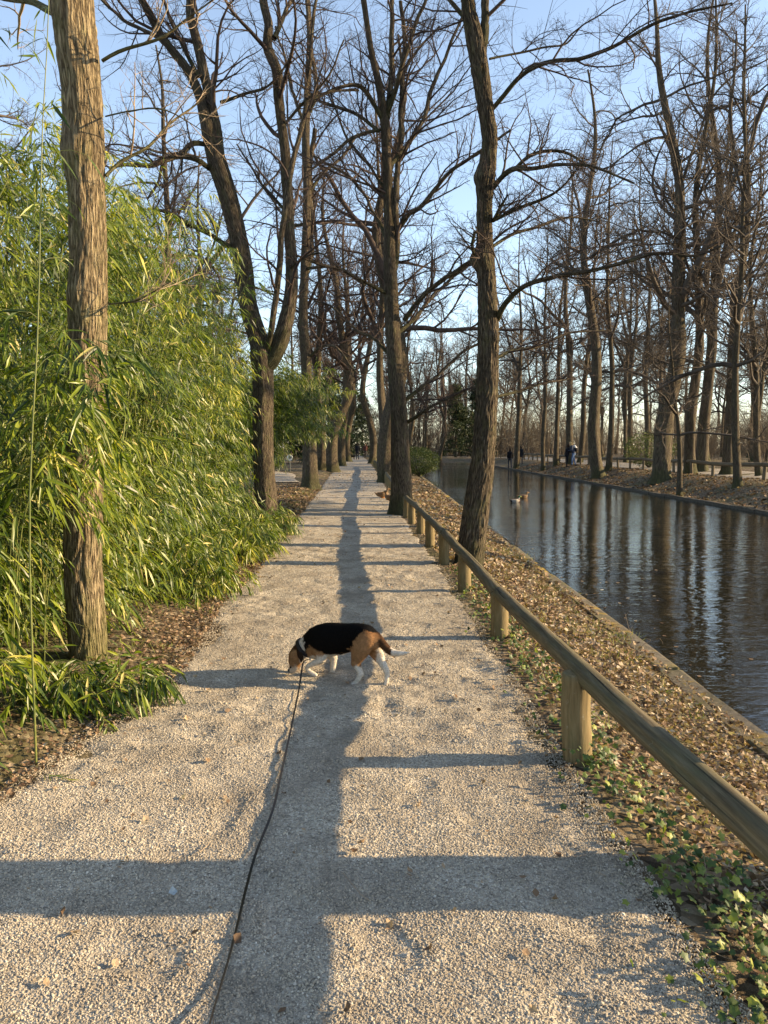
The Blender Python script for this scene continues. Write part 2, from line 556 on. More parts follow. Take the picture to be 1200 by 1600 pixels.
def fence_x(Y): return np.interp(Y, FENCE_Y, FENCE_X)
def left_x(Y): return np.interp(Y, LEFT_Y, LEFT_X)


WATER_Z = -0.46
KERB_Z = -0.32
NEAR_EDGE, FAR_EDGE, CANAL_END = 2.42, 11.5, 93.0


def und(x, Y):
    a = (vnoise(x * 0.55 + 40, Y * 0.28 + 9, 3.3) - 0.5) * 0.085
    return a * smooth01((np.asarray(Y, float) - 5.5) / 8)


def gz(x, Y):
    """height of the land"""
    x = np.asarray(x, float); Y = np.asarray(Y, float)
    z = und(x, Y) + 0.27 * smooth01((Y - 25) / 60) + (vnoise(x * 1.3, Y * 1.3, 7.7) - 0.5) * 0.008
    zp = z.copy()
    fx = fence_x(Y) + 0.05
    far = 0.27 * smooth01((Y - 25) / 60)
    t = np.clip((x - fx) / (NEAR_EDGE - 0.1 - fx), 0, 1)
    inc = (Y < CANAL_END)
    bank = z + t * (KERB_Z - 0.03 - z) + np.sin(t * np.pi) * 0.02
    z = np.where((x > fx) & inc, bank, z)
    z = np.where((x > NEAR_EDGE + 0.1) & (x < FAR_EDGE) & inc, -1.3, z)
    t2 = smooth01((x - FAR_EDGE) / 3.0)
    fb = -0.38 + t2 * 0.6 + 0.3 * smooth01((x - 15) / 4) + (vnoise(x * 0.8, Y * 0.8, 1.1) - 0.5) * 0.12
    z = np.where((x >= FAR_EDGE) & inc, fb, z)
    e = smooth01((Y - CANAL_END) / 4.0)
    z = np.where((Y >= CANAL_END) & (x > fx), np.where(x > FAR_EDGE, fb, -0.38 + e * 0.65), z)
    # the verge on the left lies a few centimetres above the gravel
    lx = left_x(Y)
    z = z + np.where(x < lx, np.minimum((lx - x) * 0.22, 0.10), 0)
    return z


def path_z(x, Y):
    x = np.asarray(x, float); Y = np.asarray(Y, float)
    z = und(x, Y) + 0.27 * smooth01((Y - 25) / 60) + (vnoise(x * 1.3, Y * 1.3, 7.7) - 0.5) * 0.008
    near = 1 - .6 * smooth01((Y - 10) / 8)
    z = z + near * ((vnoise(x * 4.2, Y * 5, 2.2) - 0.5) * 0.010 + (vnoise(x * 8, Y * 12, 4.1) - 0.5) * 0.030 * smooth01((vnoise(x * .9, Y * .9, 12.5) - .25) / .4) - 0.012 * smooth01((vnoise(x * 6, Y * 5, 6.6) - .66) / .16))
    return z + 0.012


def grid(xs, ys):
    X, Yg = np.meshgrid(xs, ys)
    n, m = X.shape
    idx = np.arange(n * m).reshape(n, m)
    Q = np.stack([idx[:-1, :-1], idx[:-1, 1:], idx[1:, 1:], idx[1:, :-1]], -1).reshape(-1, 4)
    return X, Yg, Q


xs = np.unique(np.concatenate([np.linspace(-400, -30, 14), np.linspace(-30, -5, 26), np.linspace(-5, 3, 81), [NEAR_EDGE + 0.099, NEAR_EDGE + 0.101, FAR_EDGE - 0.02],
                               np.linspace(3, 11, 9), np.linspace(11.5, 19, 41), np.linspace(19.5, 60, 40), np.linspace(65, 400, 14)]))
ys = np.unique(np.concatenate([np.linspace(-60, -4, 12), np.linspace(-4, 20, 130), np.linspace(20.3, 60, 80), np.linspace(61, CANAL_END - 0.01, 32), np.linspace(CANAL_END, 140, 40), np.linspace(150, 1400, 14)]))
X, Yg, Q = grid(xs, ys)
under = smooth01((X - left_x(Yg) - .26) / .25) * smooth01((fence_x(Yg) - .20 - X) / .25) * (Yg > -3) * (Yg < 138)
ground = link('ground', mesh_data('ground', np.stack([X, Yg, gz(X, Yg) - .11 * under], -1).reshape(-1, 3), [Q], M['soil']))
tag(ground, kind='structure')

# path: gravel sheet with a wandering edge
ys = np.concatenate([np.linspace(-3, 1.5, 20), np.linspace(1.6, 14, 300), np.linspace(14.2, 40, 130), np.linspace(41, 138, 98)])
us = np.linspace(0, 1, 70)
U, Yg = np.meshgrid(us, ys)
near_ = 1 - .65 * smooth01((Yg - 10) / 15)
Lx = left_x(Yg) + ((vnoise(Yg * 1.3, 0.5) - 0.5) * 0.34 + (vnoise(Yg * 5, 4.5) - 0.5) * 0.12) * near_
Rx = fence_x(Yg) - 0.03 + ((vnoise(Yg * 1.7, 8.5) - 0.5) * 0.16 + (vnoise(Yg * 6, 2.5) - 0.5) * 0.07) * near_
Xp = Lx + (Rx - Lx) * U
edge = np.minimum(U, 1 - U)
Zp = path_z(Xp, Yg) - 0.03 * (1 - smooth01(edge / 0.06))
_, _, Q = grid(us, ys)
path = link('path', mesh_data('path', np.stack([Xp, Yg, Zp], -1).reshape(-1, 3), [Q], M['gravel']))
tag(path, kind='structure')


def sheet(name, pts, width, mat, dz=0.03):
    """a strip of path along a polyline laid on the land"""
    P, _ = resample(np.array([[a, b, 0] for a, b in pts]), np.ones(len(pts)), 70)
    T = norm(np.gradient(P, axis=0))
    N = np.stack([-T[:, 1], T[:, 0], np.zeros(len(T))], -1)
    w = np.linspace(-0.5, 0.5, 9) * width
    V = P[:, None, :] + N[:, None, :] * w[None, :, None]
    V[..., 2] = gz(V[..., 0], V[..., 1]) + dz
    V[:, 0, 2] -= 0.1; V[:, -1, 2] -= 0.1
    idx = np.arange(V.shape[0] * 9).reshape(-1, 9)
    Q = np.stack([idx[:-1, :-1], idx[1:, :-1], idx[1:, 1:], idx[:-1, 1:]], -1).reshape(-1, 4)
    return tag(link(name, mesh_data(name, V.reshape(-1, 3), [Q], mat)), kind='structure')


sheet('side_path', [(-16, 47), (-9, 45), (-5.9, 41), (-5.0, 35), (-4.3, 31)], 2.2, M['gravel'], 0.04)
sheet('far_bank_path', [(16.4, -10), (16.4, 30), (16.3, 60), (16.3, 90), (14, 100), (4, 104), (-1, 103)], 2.4, M['gravel'], 0.04)

# canal water
V = np.array([[NEAR_EDGE + 0.02, -30, WATER_Z], [FAR_EDGE + 1.2, -30, WATER_Z], [FAR_EDGE + 1.2, CANAL_END + 1.5, WATER_Z], [NEAR_EDGE + 0.02, CANAL_END + 1.5, WATER_Z]])
tag(link('water', mesh_data('water', V, [np.array([[0, 1, 2, 3]])], M['water'], False)), kind='structure')


def box_mesh(x0, x1, y0, y1, z0, z1, bev=0.012):
    b = bev
    V = np.array([[x, y, z] for x, y, z in [
        (x0 + b, y0, z1 - b), (x1 - b, y0, z1 - b), (x1, y0 + b, z1 - b), (x1, y1 - b, z1 - b), (x1 - b, y1, z1 - b), (x0 + b, y1, z1 - b), (x0, y1 - b, z1 - b), (x0, y0 + b, z1 - b),
        (x0 + b, y0 + b, z1), (x1 - b, y0 + b, z1), (x1 - b, y1 - b, z1), (x0 + b, y1 - b, z1),
        (x0 + b, y0, z0), (x1 - b, y0, z0), (x1, y0 + b, z0), (x1, y1 - b, z0), (x1 - b, y1, z0), (x0 + b, y1, z0), (x0, y1 - b, z0), (x0, y0 + b, z0)]])
    q = [(8, 9, 10, 11), (0, 1, 9, 8), (2, 3, 10, 9), (4, 5, 11, 10), (6, 7, 8, 11)]
    t = [(1, 2, 9), (3, 4, 10), (5, 6, 11), (7, 0, 8)]
    for i in range(8):
        j = (i + 1) % 8
        q.append((12 + i, 12 + j, j, i))
    return V, t, q


def kerb_run(name, xa, n, L, y0, z, w, mat='kerb'):
    root = empty(name, (xa, y0, z))
    tag(root, kind='structure')
    for i in range(n):
        ya = y0 + i * L
        seg = 5
        mb = MB()
        V, t, q = box_mesh(-w / 2, w / 2, 0.006, L - 0.006, -0.5, 0.0)
        V[:, 0] += rng.normal(0, 0.008); V[:, 2] += rng.normal(0, 0.006)
        V = V + rng.normal(0, 0.008, V.shape) * np.array([1, .2, 1])
        mb.add(V, t, q)
        o = link('kerb_stone', mb.data('kerb_stone', M[mat], False), root)
        o.location = (0, i * L, 0)
    return root


kerb_run('canal_kerb', NEAR_EDGE, 58, 1.6, 0.0, KERB_Z, 0.19)
kerb_run('far_canal_kerb', FAR_EDGE + 0.05, 40, 1.9, 18.0, -0.36, 0.2, 'kerb_far')

# gravel stones
def pebbles():
    pts = []
    for (a, b, dens) in ((1.55, 2.6, 26000), (2.6, 3.8, 18000), (3.8, 5.2, 10000), (5.2, 7.5, 3600), (7.5, 11.0, 1300)):
        n = int((b - a) * 2.9 * dens)
        Y = rng.uniform(a, b, n)
        u = rng.uniform(-0.01, 1.0, n)
        x = left_x(Y) - 0.03 + (fence_x(Y) - 0.03 - left_x(Y)) * u
        keep = vnoise(x * 3, Y * 3, 5.5) + rng.uniform(-0.35, 0.55, n) > 0.22
        pts.append(np.stack([x, Y], -1)[keep])
    p = np.concatenate(pts)
    n = len(p)
    s = rng.lognormal(np.log(0.0029), 0.32, n)
    s *= 1 + 0.06 * np.clip(p[:, 1] - 4, 0, 8)
    V = np.stack([p[:, 0], p[:, 1], path_z(p[:, 0], p[:, 1]) - s * 0.05], -1)
    me = bpy.data.meshes.new('gravel_stones')
    me.vertices.add(n)
    me.vertices.foreach_set('co', V.astype(np.float32).ravel())
    a = me.attributes.new('rot', 'FLOAT_VECTOR', 'POINT'); a.data.foreach_set('vector', (rng.uniform(-3, 3, (n, 3)) * [0.35, 0.35, 1]).astype(np.float32).ravel())
    sc = s[:, None] * rng.uniform([0.8, 0.7, 0.5], [1.5, 1.15, 0.9], (n, 3))
    a = me.attributes.new('scl', 'FLOAT_VECTOR', 'POINT'); a.data.foreach_set('vector', sc.astype(np.float32).ravel())
    o = link('gravel_stones', me)
    g = bpy.data.node_groups.new('gravel_stones', 'GeometryNodeTree')
    g.interface.new_socket('Geometry', in_out='INPUT', socket_type='NodeSocketGeometry')
    g.interface.new_socket('Geometry', in_out='OUTPUT', socket_type='NodeSocketGeometry')
    N = g.nodes
    gi, go = N.new('NodeGroupInput'), N.new('NodeGroupOutput')
    ico = N.new('GeometryNodeMeshIcoSphere'); ico.inputs['Radius'].default_value = 1; ico.inputs['Subdivisions'].default_value = 1
    sm = N.new('GeometryNodeSetMaterial'); sm.inputs['Material'].default_value = M['pebble']
    iop = N.new('GeometryNodeInstanceOnPoints')
    ar = N.new('GeometryNodeInputNamedAttribute'); ar.data_type = 'FLOAT_VECTOR'; ar.inputs['Name'].default_value = 'rot'
    as_ = N.new('GeometryNodeInputNamedAttribute'); as_.data_type = 'FLOAT_VECTOR'; as_.inputs['Name'].default_value = 'scl'
    L = g.links.new
    L(gi.outputs[0], iop.inputs['Points']); L(ico.outputs['Mesh'], sm.inputs['Geometry']); L(sm.outputs[0], iop.inputs['Instance'])
    L(ar.outputs['Attribute'], iop.inputs['Rotation']); L(as_.outputs['Attribute'], iop.inputs['Scale'])
    L(iop.outputs[0], go.inputs[0])
    md = o.modifiers.new('stones', 'NODES'); md.node_group = g
    me.materials.append(M['pebble'])
    tag(o, kind='stuff', label='loose pale gravel covering the path', cat='gravel')


pebbles()


# ------------------------------------------------------------------ branching
def grow(P0, D0, L, R0, nseg, gnarl, up, taper=0.3):
    B = len(P0)
    P = np.empty((B, nseg + 1, 3))
    P[:, 0] = P0
    d = norm(D0)
    curl = rng.normal(0, gnarl * 0.5, (B, 3))
    for i in range(nseg):
        d = norm(d + rng.normal(0, gnarl, (B, 3)) + curl + np.array([0, 0, 1.0]) * up)
        P[:, i + 1] = P[:, i] + d * (L / nseg)[:, None]
    t = np.linspace(0, 1, nseg + 1)
    return P, R0[:, None] * (1 - (1 - taper) * t)[None, :]


def kids(P, Rad, k, t0, t1, a0, a1, ratio, lens, flat=0.0, rr=0.6, rmin=0.0022):
    """k children on each branch"""
    B, n, _ = P.shape
    t = np.sort(t0 + (t1 - t0) * (np.arange(k)[None, :] + rng.uniform(0, 1, (B, k))) / k, axis=1)
    f = t * (n - 1)
    i = np.minimum(f.astype(int), n - 2)
    w = (f - i)[..., None]
    bi = np.arange(B)[:, None]
    p = P[bi, i] * (1 - w) + P[bi, i + 1] * w
    tan = norm(P[bi, i + 1] - P[bi, i])
    rad = Rad[bi, i] * (1 - w[..., 0]) + Rad[bi, i + 1] * w[..., 0]
    q = rng.normal(0, 1, (B, k, 3))
    q[..., 2] = q[..., 2] * (1 - flat) + 0.25
    q = norm(q - (q * tan).sum(-1, keepdims=True) * tan)
    a = rng.uniform(a0, a1, (B, k))[..., None]
    d = tan * np.cos(a) + q * np.sin(a)
    ln = lens[:, None] * ratio * (1.05 - 0.55 * t) * rng.uniform(0.65, 1.3, (B, k))
    r = np.maximum(np.minimum(rad * rr, ln * 0.022), rmin)
    return p.reshape(-1, 3), d.reshape(-1, 3), ln.ravel(), r.ravel()


def branch_out(mb, mbf, P, Rad, lens, plan):
    """plan: per level dict(k,t0,t1,a0,a1,ratio,nseg,gnarl,up,S). Adds tubes of each level; mb for the thick, mbf for the fine"""
    for q in plan:
        p, d, ln, r = kids(P, Rad, q['k'], q.get('t0', .15), q.get('t1', 1.0), R(q.get('a0', 28)), R(q.get('a1', 65)), q['ratio'], lens, q.get('flat', 0.2), q.get('rr', .6), q.get('rmin', .0022))
        keep = ln > q.get('minlen', 0.05)
        p, d, ln, r = p[keep], d[keep], ln[keep], r[keep]
        P, Rad = grow(p, d, ln, r, q['nseg'], q['gnarl'], q['up'])
        lens = ln
        V, Qd, bk = tubes(P, Rad, q['S'])
        (mb if q['S'] > 4 else mbf).add(V, None, Qd, bark=bk)


def trunk_mesh(P, Rad, S, ridge, flare=0.0, seed=0.0, knots=(), lumps=.22):
    """one thick stem with real furrows"""
    P = np.asarray(P); Rad = np.asarray(Rad).copy()
    h = P[:, 2] - P[0, 2]
    Rad = Rad * (1 + flare * np.exp(-np.maximum(h - 0.05, 0) / 0.22))
    V, Qd, bk = tubes(P[None], Rad[None], S)
    n = len(P)
    Vr = V.reshape(n, S, 3); b = bk.reshape(n, S, 3)
    C = P[:, None, :]
    outd = norm(Vr - C)
    f = 1 / max(ridge, 1e-4)
    sc = 27.0 if ridge > 0.008 else 40.0
    wx = b[..., 0] * sc + 4 * (vnoise(b[..., 0] * 6, b[..., 1] * 6, b[..., 2] * 4.5 + seed) - .5)
    wy = b[..., 1] * sc + 4 * (vnoise(b[..., 0] * 6 + 9, b[..., 1] * 6, b[..., 2] * 2.2 + seed) - .5)
    r1 = 1 - np.abs(2 * vnoise(wx, wy, b[..., 2] * 6.5 + seed) - 1)
    r2 = vnoise(wx * 2.3, wy * 2.3, b[..., 2] * 14 + seed)
    lump = vnoise(b[..., 0] * 5, b[..., 1] * 5, b[..., 2] * 1.1 + seed) - .5
    dsp = -ridge * r1 ** 2.2 + ridge * 0.45 * (r2 - .5) + lump * Rad[:, None] * lumps
    if flare > 0:
        ang = np.linspace(0, 2 * np.pi, S, endpoint=False)
        lob = np.cos(ang * 5 + seed) * 0.5 + np.cos(ang * 3 + seed * 2) * 0.5
        dsp = dsp + Rad[:, None] * 0.20 * lob[None, :] * np.exp(-np.maximum(h, 0) / 0.25)[:, None]
    for (kz, ka, kr, kd) in knots:
        i = int(np.argmin(np.abs(P[:, 2] - kz)))
        c = P[i] + Rad[i] * np.array([math.cos(ka), math.sin(ka), 0])
        dist = np.linalg.norm(Vr - c, axis=-1)
        dsp = dsp + kd * np.exp(-(dist / kr) ** 2)
    Vr = Vr + outd * dsp[..., None]
    return Vr.reshape(-1, 3), Qd, bk


FINE = [dict(k=11, t0=.10, a0=30, a1=72, ratio=.50, nseg=8, gnarl=.15, up=.035, S=4, rr=.45),
        dict(k=9, t0=.08, a0=30, a1=75, ratio=.50, nseg=5, gnarl=.18, up=.03, S=3, rr=.5),
        dict(k=6, t0=.08, a0=25, a1=75, ratio=.56, nseg=2, gnarl=.27, up=.03, S=3, rr=.45, rmin=.0018)]


def hero_tree(name, label, Y, trunk, limbs, bark='bark', S=72, ridge=.012, flare=.45, seed=1.0, plan=FINE, twig='twig', group=None, knots=(), step=.035, lumps=.18):
    """trunk/limb points: (px, py, width_px[, dY]) measured in the photograph, at forward distance Y"""
    def conv(lst):
        pts = [at(a[0], a[1], Y + (a[3] if len(a) > 3 else 0)) for a in lst]
        rad = [a[2] * 0.435 / FPX * Y for a in lst]
        return np.array(pts), np.array(rad)
    P, Rd = conv(trunk)
    g = gz(P[0, 0], P[0, 1])
    P[0, 2] = min(P[0, 2], g) - 0.12
    base = np.array([P[0, 0], P[0, 1], float(g)])
    root = empty(name, base)
    tag(root, label, 'tree', group)
    n = max(40, int(np.linalg.norm(np.diff(P, axis=0), axis=1).sum() / step))
    Pt, Rt = resample(P, Rd, n)
    V, Qd, bk = trunk_mesh(Pt, Rt, S, ridge, flare, seed, knots, lumps)
    mb = MB(); mb.add(V - base, None, Qd, bark=bk)
    link('trunk', mb.data('trunk', M[bark], True, {'bark': 'vec'}), root)
    fine = MB()
    all_P, all_R, all_L = [], [], []
    for li, lm in enumerate(limbs):
        lp, lr = conv(lm)
        ln = np.linalg.norm(np.diff(lp, axis=0), axis=1).sum()
        thick = lr[0] > 0.045 * 1
        Pl, Rl = resample(lp, lr, max(14, int(ln / (step * (1.6 if thick else 3)))))
        # the wander a limb has between the measured points
        wob = np.stack([vnoise(np.linspace(0, ln * 2.2, len(Pl)), li * 7.3 + j * 3.1 + seed, 0.5) - .5 for j in range(3)], -1)
        Pl = Pl + wob * np.minimum(np.linspace(0, 2, len(Pl)), 1)[:, None] * min(0.16, ln * 0.05)
        V, Qd, bk = trunk_mesh(Pl, Rl, 28 if thick else 10, ridge * (.7 if thick else .2), 0, seed + li * 1.7)
        mb = MB(); mb.add(V - base, None, Qd, bark=bk)
        link('limb', mb.data('limb', M[bark], True, {'bark': 'vec'}), root)
        a, b = resample(Pl, Rl, 24)
        all_P.append(a); all_R.append(b); all_L.append(min(max(ln, 1.4), 5.0))
    a, b = resample(Pt[int(n * .35):], Rt[int(n * .35):], 24)
    branch_out(fine, fine, np.array(all_P), np.array(all_R), np.array(all_L), plan)
    if len(fine.V):
        fine.V = [v - base for v in fine.V]
        link('crown', fine.data('crown', M[twig], True, {'bark': 'vec'}), root)
    return root


# ---- hero trees -------------------------------------------------------------
# big pale trunk at the left, standing in the bamboo
Y1 = 5.25
t = hero_tree('deciduous_tree', 'thick pale furrowed trunk standing in the bamboo, closest to the camera on the left', Y1,
              [(138, 1090, 72), (138, 1020, 66), (131, 900, 68), (131, 800, 68), (136, 620, 66), (138, 420, 66), (134, 280, 67), (127, 140, 69), (112, 0, 76), (100, -150, 78), (95, -420, 78), (110, -800, 60), (100, -1200, 30)],
              [[(165, 275, 7), (190, 252, 7, .05), (230, 230, 6, .1), (262, 195, 5.5, .2), (300, 168, 4, .3), (320, 150, 2.5, .3)],
               [(160, 95, 6), (190, 80, 6, -.05), (250, 60, 5, -.1), (290, 30, 4, -.1), (330, 0, 3, -.2)],
               [(165, 182, 4), (200, 175, 3.5, -.1), (260, 172, 3, -.2), (330, 215, 2, -.2)],
               [(170, 475, 4), (210, 470, 3.6, -.1), (240, 455, 3, -.1), (265, 440, 2, -.1)],
               [(85, 20, 14), (50, 5, 12, .2), (0, 0, 10, .4), (-80, -30, 7, .6)],
               [(150, -60, 26), (260, -200, 20, .5), (400, -420, 14, .9), (560, -700, 8, 1.2)],
               [(80, -200, 30), (-40, -420, 22, .6), (-160, -700, 12, 1.1)],
               [(125, -500, 24, 0), (240, -760, 16, -.4), (360, -1050, 8, -.8)]],
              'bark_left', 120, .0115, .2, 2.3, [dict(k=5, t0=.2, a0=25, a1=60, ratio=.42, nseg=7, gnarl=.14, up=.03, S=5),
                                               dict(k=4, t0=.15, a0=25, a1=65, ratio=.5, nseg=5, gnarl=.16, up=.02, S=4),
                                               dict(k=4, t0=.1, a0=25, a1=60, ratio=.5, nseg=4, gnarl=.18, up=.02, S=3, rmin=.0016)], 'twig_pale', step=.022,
              knots=((2.55, -2.2, .10, .02), (3.5, -2.4, .14, .03)), lumps=.11)

# forked tree at the left edge of the path
Y2 = 14.6
hero_tree('deciduous_tree', 'dark forked tree at the left path edge, splitting into two stems beside the bamboo', Y2,
          [(420, 842, 44), (417, 815, 42), (413, 740, 39), (411, 660, 37), (411, 600, 38), (409, 555, 42), (405, 535, 36), (388, 480, 33), (381, 420, 33), (372, 370, 32), (356, 305, 33), (340, 255, 34), (330, 220, 28), (312, 150, 18), (290, 105, 16), (255, 60, 13), (222, 0, 12), (190, -70, 10), (150, -160, 7)],
          [[(412, 575, 34), (428, 555, 32), (446, 510, 28), (456, 440, 24), (449, 350, 20), (450, 270, 19), (440, 190, 18), (428, 110, 18), (418, 50, 17), (408, 0, 15), (400, -80, 13), (380, -200, 9), (370, -320, 5)],
           [(412, 562, 12), (424, 515, 12, -.3), (432, 460, 11, -.4), (441, 370, 10, -.5), (452, 290, 10, -.5), (466, 220, 9, -.4), (478, 160, 8, -.3), (488, 60, 7, -.2), (500, -50, 5)],
           [(342, 262, 26), (336, 200, 22, .1), (330, 170, 20, .1), (313, 90, 17, .2), (300, 30, 16, .2), (293, -20, 15, .3), (280, -110, 11, .4), (270, -210, 7, .4)],
           [(330, 265, 9), (310, 252, 9, -.3), (285, 246, 9, -.4), (262, 250, 11, -.6), (235, 258, 9, -.8), (205, 258, 7, -1), (170, 262, 5, -1.2)],
           [(322, 225, 9), (300, 225, 10, -.2), (285, 240, 11, -.3), (268, 246, 10, -.5), (255, 256, 7, -.6), (250, 285, 5, -.7), (232, 312, 4, -.8)],
           [(368, 390, 9), (345, 378, 9, -.2), (320, 362, 8, -.5), (290, 345, 7.5, -.8), (262, 330, 7, -1), (232, 325, 5, -1.2)],
           [(428, 60, 10), (445, 25, 8, .4), (460, -10, 7, .7), (490, -80, 5, 1)],
           [(310, 120, 8), (285, 70, 7, .2), (270, 35, 6, .4), (255, 0, 6, .5), (240, -60, 4)],
           [(290, 105, 9), (250, 62, 8, .3), (215, 42, 7, .5), (160, 5, 6, .8), (110, -60, 4)],
           [(446, 430, 4), (470, 405, 4, -.3), (500, 395, 3, -.6), (530, 420, 2, -.8)],
           [(345, 160, 6), (380, 148, 5, -.2), (420, 130, 4, -.4), (455, 90, 3, -.5)],
           [(446, 330, 6), (420, 300, 5, .3), (395, 265, 4, .6), (370, 225, 3, .8)],
           [(440, 200, 6), (470, 165, 5, -.3), (510, 120, 4, -.5), (540, 60, 3, -.6)]],
          'bark', 60, .012, .42, 4.1, FINE, step=.045)

# tree at the right end of the near fence, with the path passing on its left
Y3 = 17.8
hero_tree('deciduous_tree', 'straight tall tree at the fence end, lit along its right edge', Y3,
          [(627, 808, 42), (627, 790, 40), (627, 740, 36), (623, 650, 31), (617, 560, 27), (613, 500, 26), (610, 420, 24), (608, 340, 20), (605, 260, 17), (601, 190, 16), (592, 130, 13), (580, 80, 11), (568, 0, 9.5), (555, -90, 8), (545, -220, 4)],
          [[(615, 430, 12), (621, 380, 12), (618, 300, 11), (625, 230, 10, .2), (628, 150, 9, .2), (632, 60, 8, .1), (628, 0, 7)],
           [(604, 185, 11), (612, 120, 10, .3), (611, 60, 9, .4), (616, 0, 8.5, .4), (622, -90, 6, .5)],
           [(604, 182, 9), (618, 140, 8.5, -.3), (632, 90, 8, -.6), (648, 40, 7, -.8), (664, -10, 6, -1), (690, -100, 4, -1.2)],
           [(632, 500, 10), (655, 470, 9, -.4), (690, 440, 8.5, -.9), (722, 415, 8, -1.3), (750, 398, 6, -1.6), (790, 365, 4, -2), (830, 340, 3, -2)],
           [(622, 360, 8), (636, 338, 8, -.3), (658, 322, 8, -.6), (690, 285, 7, -1), (715, 260, 6.5, -1.2), (750, 234, 6, -1.5), (800, 200, 4, -1.8)],
           [(610, 258, 9), (640, 222, 8, .3), (662, 190, 8, .5), (674, 150, 8, .7), (690, 105, 7, .8), (712, 50, 6, 1), (740, -20, 4, 1.2)],
           [(599, 190, 8), (572, 145, 8, -.3), (555, 135, 7, -.5), (528, 138, 6, -.7), (500, 150, 5, -.9), (465, 165, 3, -1.1)],
           [(592, 205, 7), (562, 182, 7, .4), (532, 168, 6.5, .6), (500, 158, 6, .8), (470, 135, 4, 1)],
           [(594, 203, 6), (570, 208, 6, -.2), (545, 220, 5.5, -.5), (520, 240, 5, -.7), (480, 270, 3, -.9)],
           [(603, 372, 7), (592, 345, 7, .3), (572, 310, 6, .7), (548, 275, 6, .9), (520, 258, 5, 1.1), (490, 245, 3, 1.3)],
           [(610, 462, 7), (580, 445, 7, -.3), (545, 425, 6.5, -.6), (505, 414, 6, -.8), (465, 400, 4, -1)],
           [(636, 660, 6), (650, 652, 6.5, -.2), (676, 636, 6, -.6), (706, 622, 5.5, -.9), (728, 610, 5, -1.1), (760, 598, 3, -1.3)],
           [(634, 625, 8), (665, 600, 7, .2), (700, 570, 6, .3), (735, 545, 5, .4), (790, 510, 3, .6)],
           [(622, 520, 8), (655, 490, 7, .3), (690, 445, 6, .7), (720, 425, 5.5, 1.0), (744, 405, 4, 1.2)],
           [(613, 560, 6), (585, 530, 6, .3), (555, 515, 5, .5), (520, 480, 4, .8), (490, 470, 3, 1)],
           [(606, 300, 5), (580, 265, 5, .3), (555, 240, 5, .4), (530, 190, 4, .6), (510, 120, 3, .8)],
           [(610, 150, 6), (630, 120, 6, .6), (655, 75, 5, .9), (690, 40, 4, 1.1)]],
          'bark', 56, .010, .34, 6.2, FINE, step=.05)

# leaning tree behind the rail
Y4 = 10.3
hero_tree('deciduous_tree', 'leaning furrowed trunk rising behind the log rail between path and canal', Y4,
          [(724, 912, 60), (731, 880, 54), (738, 840, 50), (746, 780, 47), (754, 720, 44), (760, 640, 41), (763, 560, 40), (763, 510, 39), (760, 430, 34), (757, 360, 30), (758, 300, 29), (763, 250, 28), (765, 215, 27), (758, 165, 28), (750, 110, 31), (742, 60, 32), (732, 10, 25), (726, -60, 22), (722, -200, 18), (700, -420, 12), (690, -600, 5)],
          [[(752, 90, 17), (757, 50, 16), (758, 0, 14.5), (760, -70, 13, .1), (770, -200, 10, .2), (790, -420, 5, .3)],
           [(768, 172, 8), (785, 152, 9, -.1), (812, 122, 8.5, -.2), (852, 98, 8, -.3), (905, 88, 7.5, -.5), (952, 70, 7, -.6), (1010, 40, 6, -.7), (1080, 18, 4.5, -.9), (1150, 5, 3, -1)],
           [(765, 92, 5), (800, 84, 4.5, .2), (850, 74, 4, .4), (885, 68, 3.5, .5), (905, 45, 2.5, .5)],
           [(768, 295, 9), (788, 274, 9, -.4), (810, 262, 9, -.7), (835, 260, 7.5, -.9), (880, 253, 6, -1.1), (930, 262, 5, -1.3), (990, 290, 3.5, -1.5)],
           [(805, 264, 7, -.6), (825, 245, 7, -.7), (850, 237, 6.5, -.8), (885, 240, 5, -.9), (930, 270, 3, -1)],
           [(770, 345, 7), (805, 328, 7, -.3), (850, 310, 6, -.5), (880, 290, 4, -.7), (915, 250, 2.5, -.9)],
           [(770, 385, 7), (800, 367, 7, .3), (840, 352, 6.5, .6), (880, 340, 5, .9), (940, 345, 3, 1.1)],
           [(776, 500, 11), (788, 478, 10, -.2), (810, 455, 8.5, -.4), (835, 440, 8, -.6), (870, 432, 7.5, -.8), (920, 428, 6.5, -1), (980, 415, 6, -1.2), (1050, 400, 5, -1.3), (1130, 385, 3.5, -1.4)],
           [(775, 560, 7), (800, 548, 7, .3), (840, 540, 6, .6), (890, 520, 5, .8), (950, 515, 3, 1)],
           [(775, 620, 6), (810, 612, 6, .3), (850, 600, 5, .5), (900, 590, 3.5, .8)],
           [(743, 405, 7), (738, 385, 7, -.2), (742, 362, 6, -.3)],
           [(771, 345, 7), (782, 325, 6, -.2), (794, 305, 3, -.3)],
           [(745, 45, 9), (710, 10, 8, .3), (660, -60, 6, .6), (600, -150, 4, .8)],
           [(775, -90, 8), (840, -160, 7, .3), (930, -250, 5, .5), (1040, -330, 3, .7)]],
          'bark', 120, .017, .22, 8.7, FINE, step=.024, knots=((4.0, 3.0, .12, .10), (5.05, 2.9, .15, .06), (3.0, -1.2, .08, .05)))

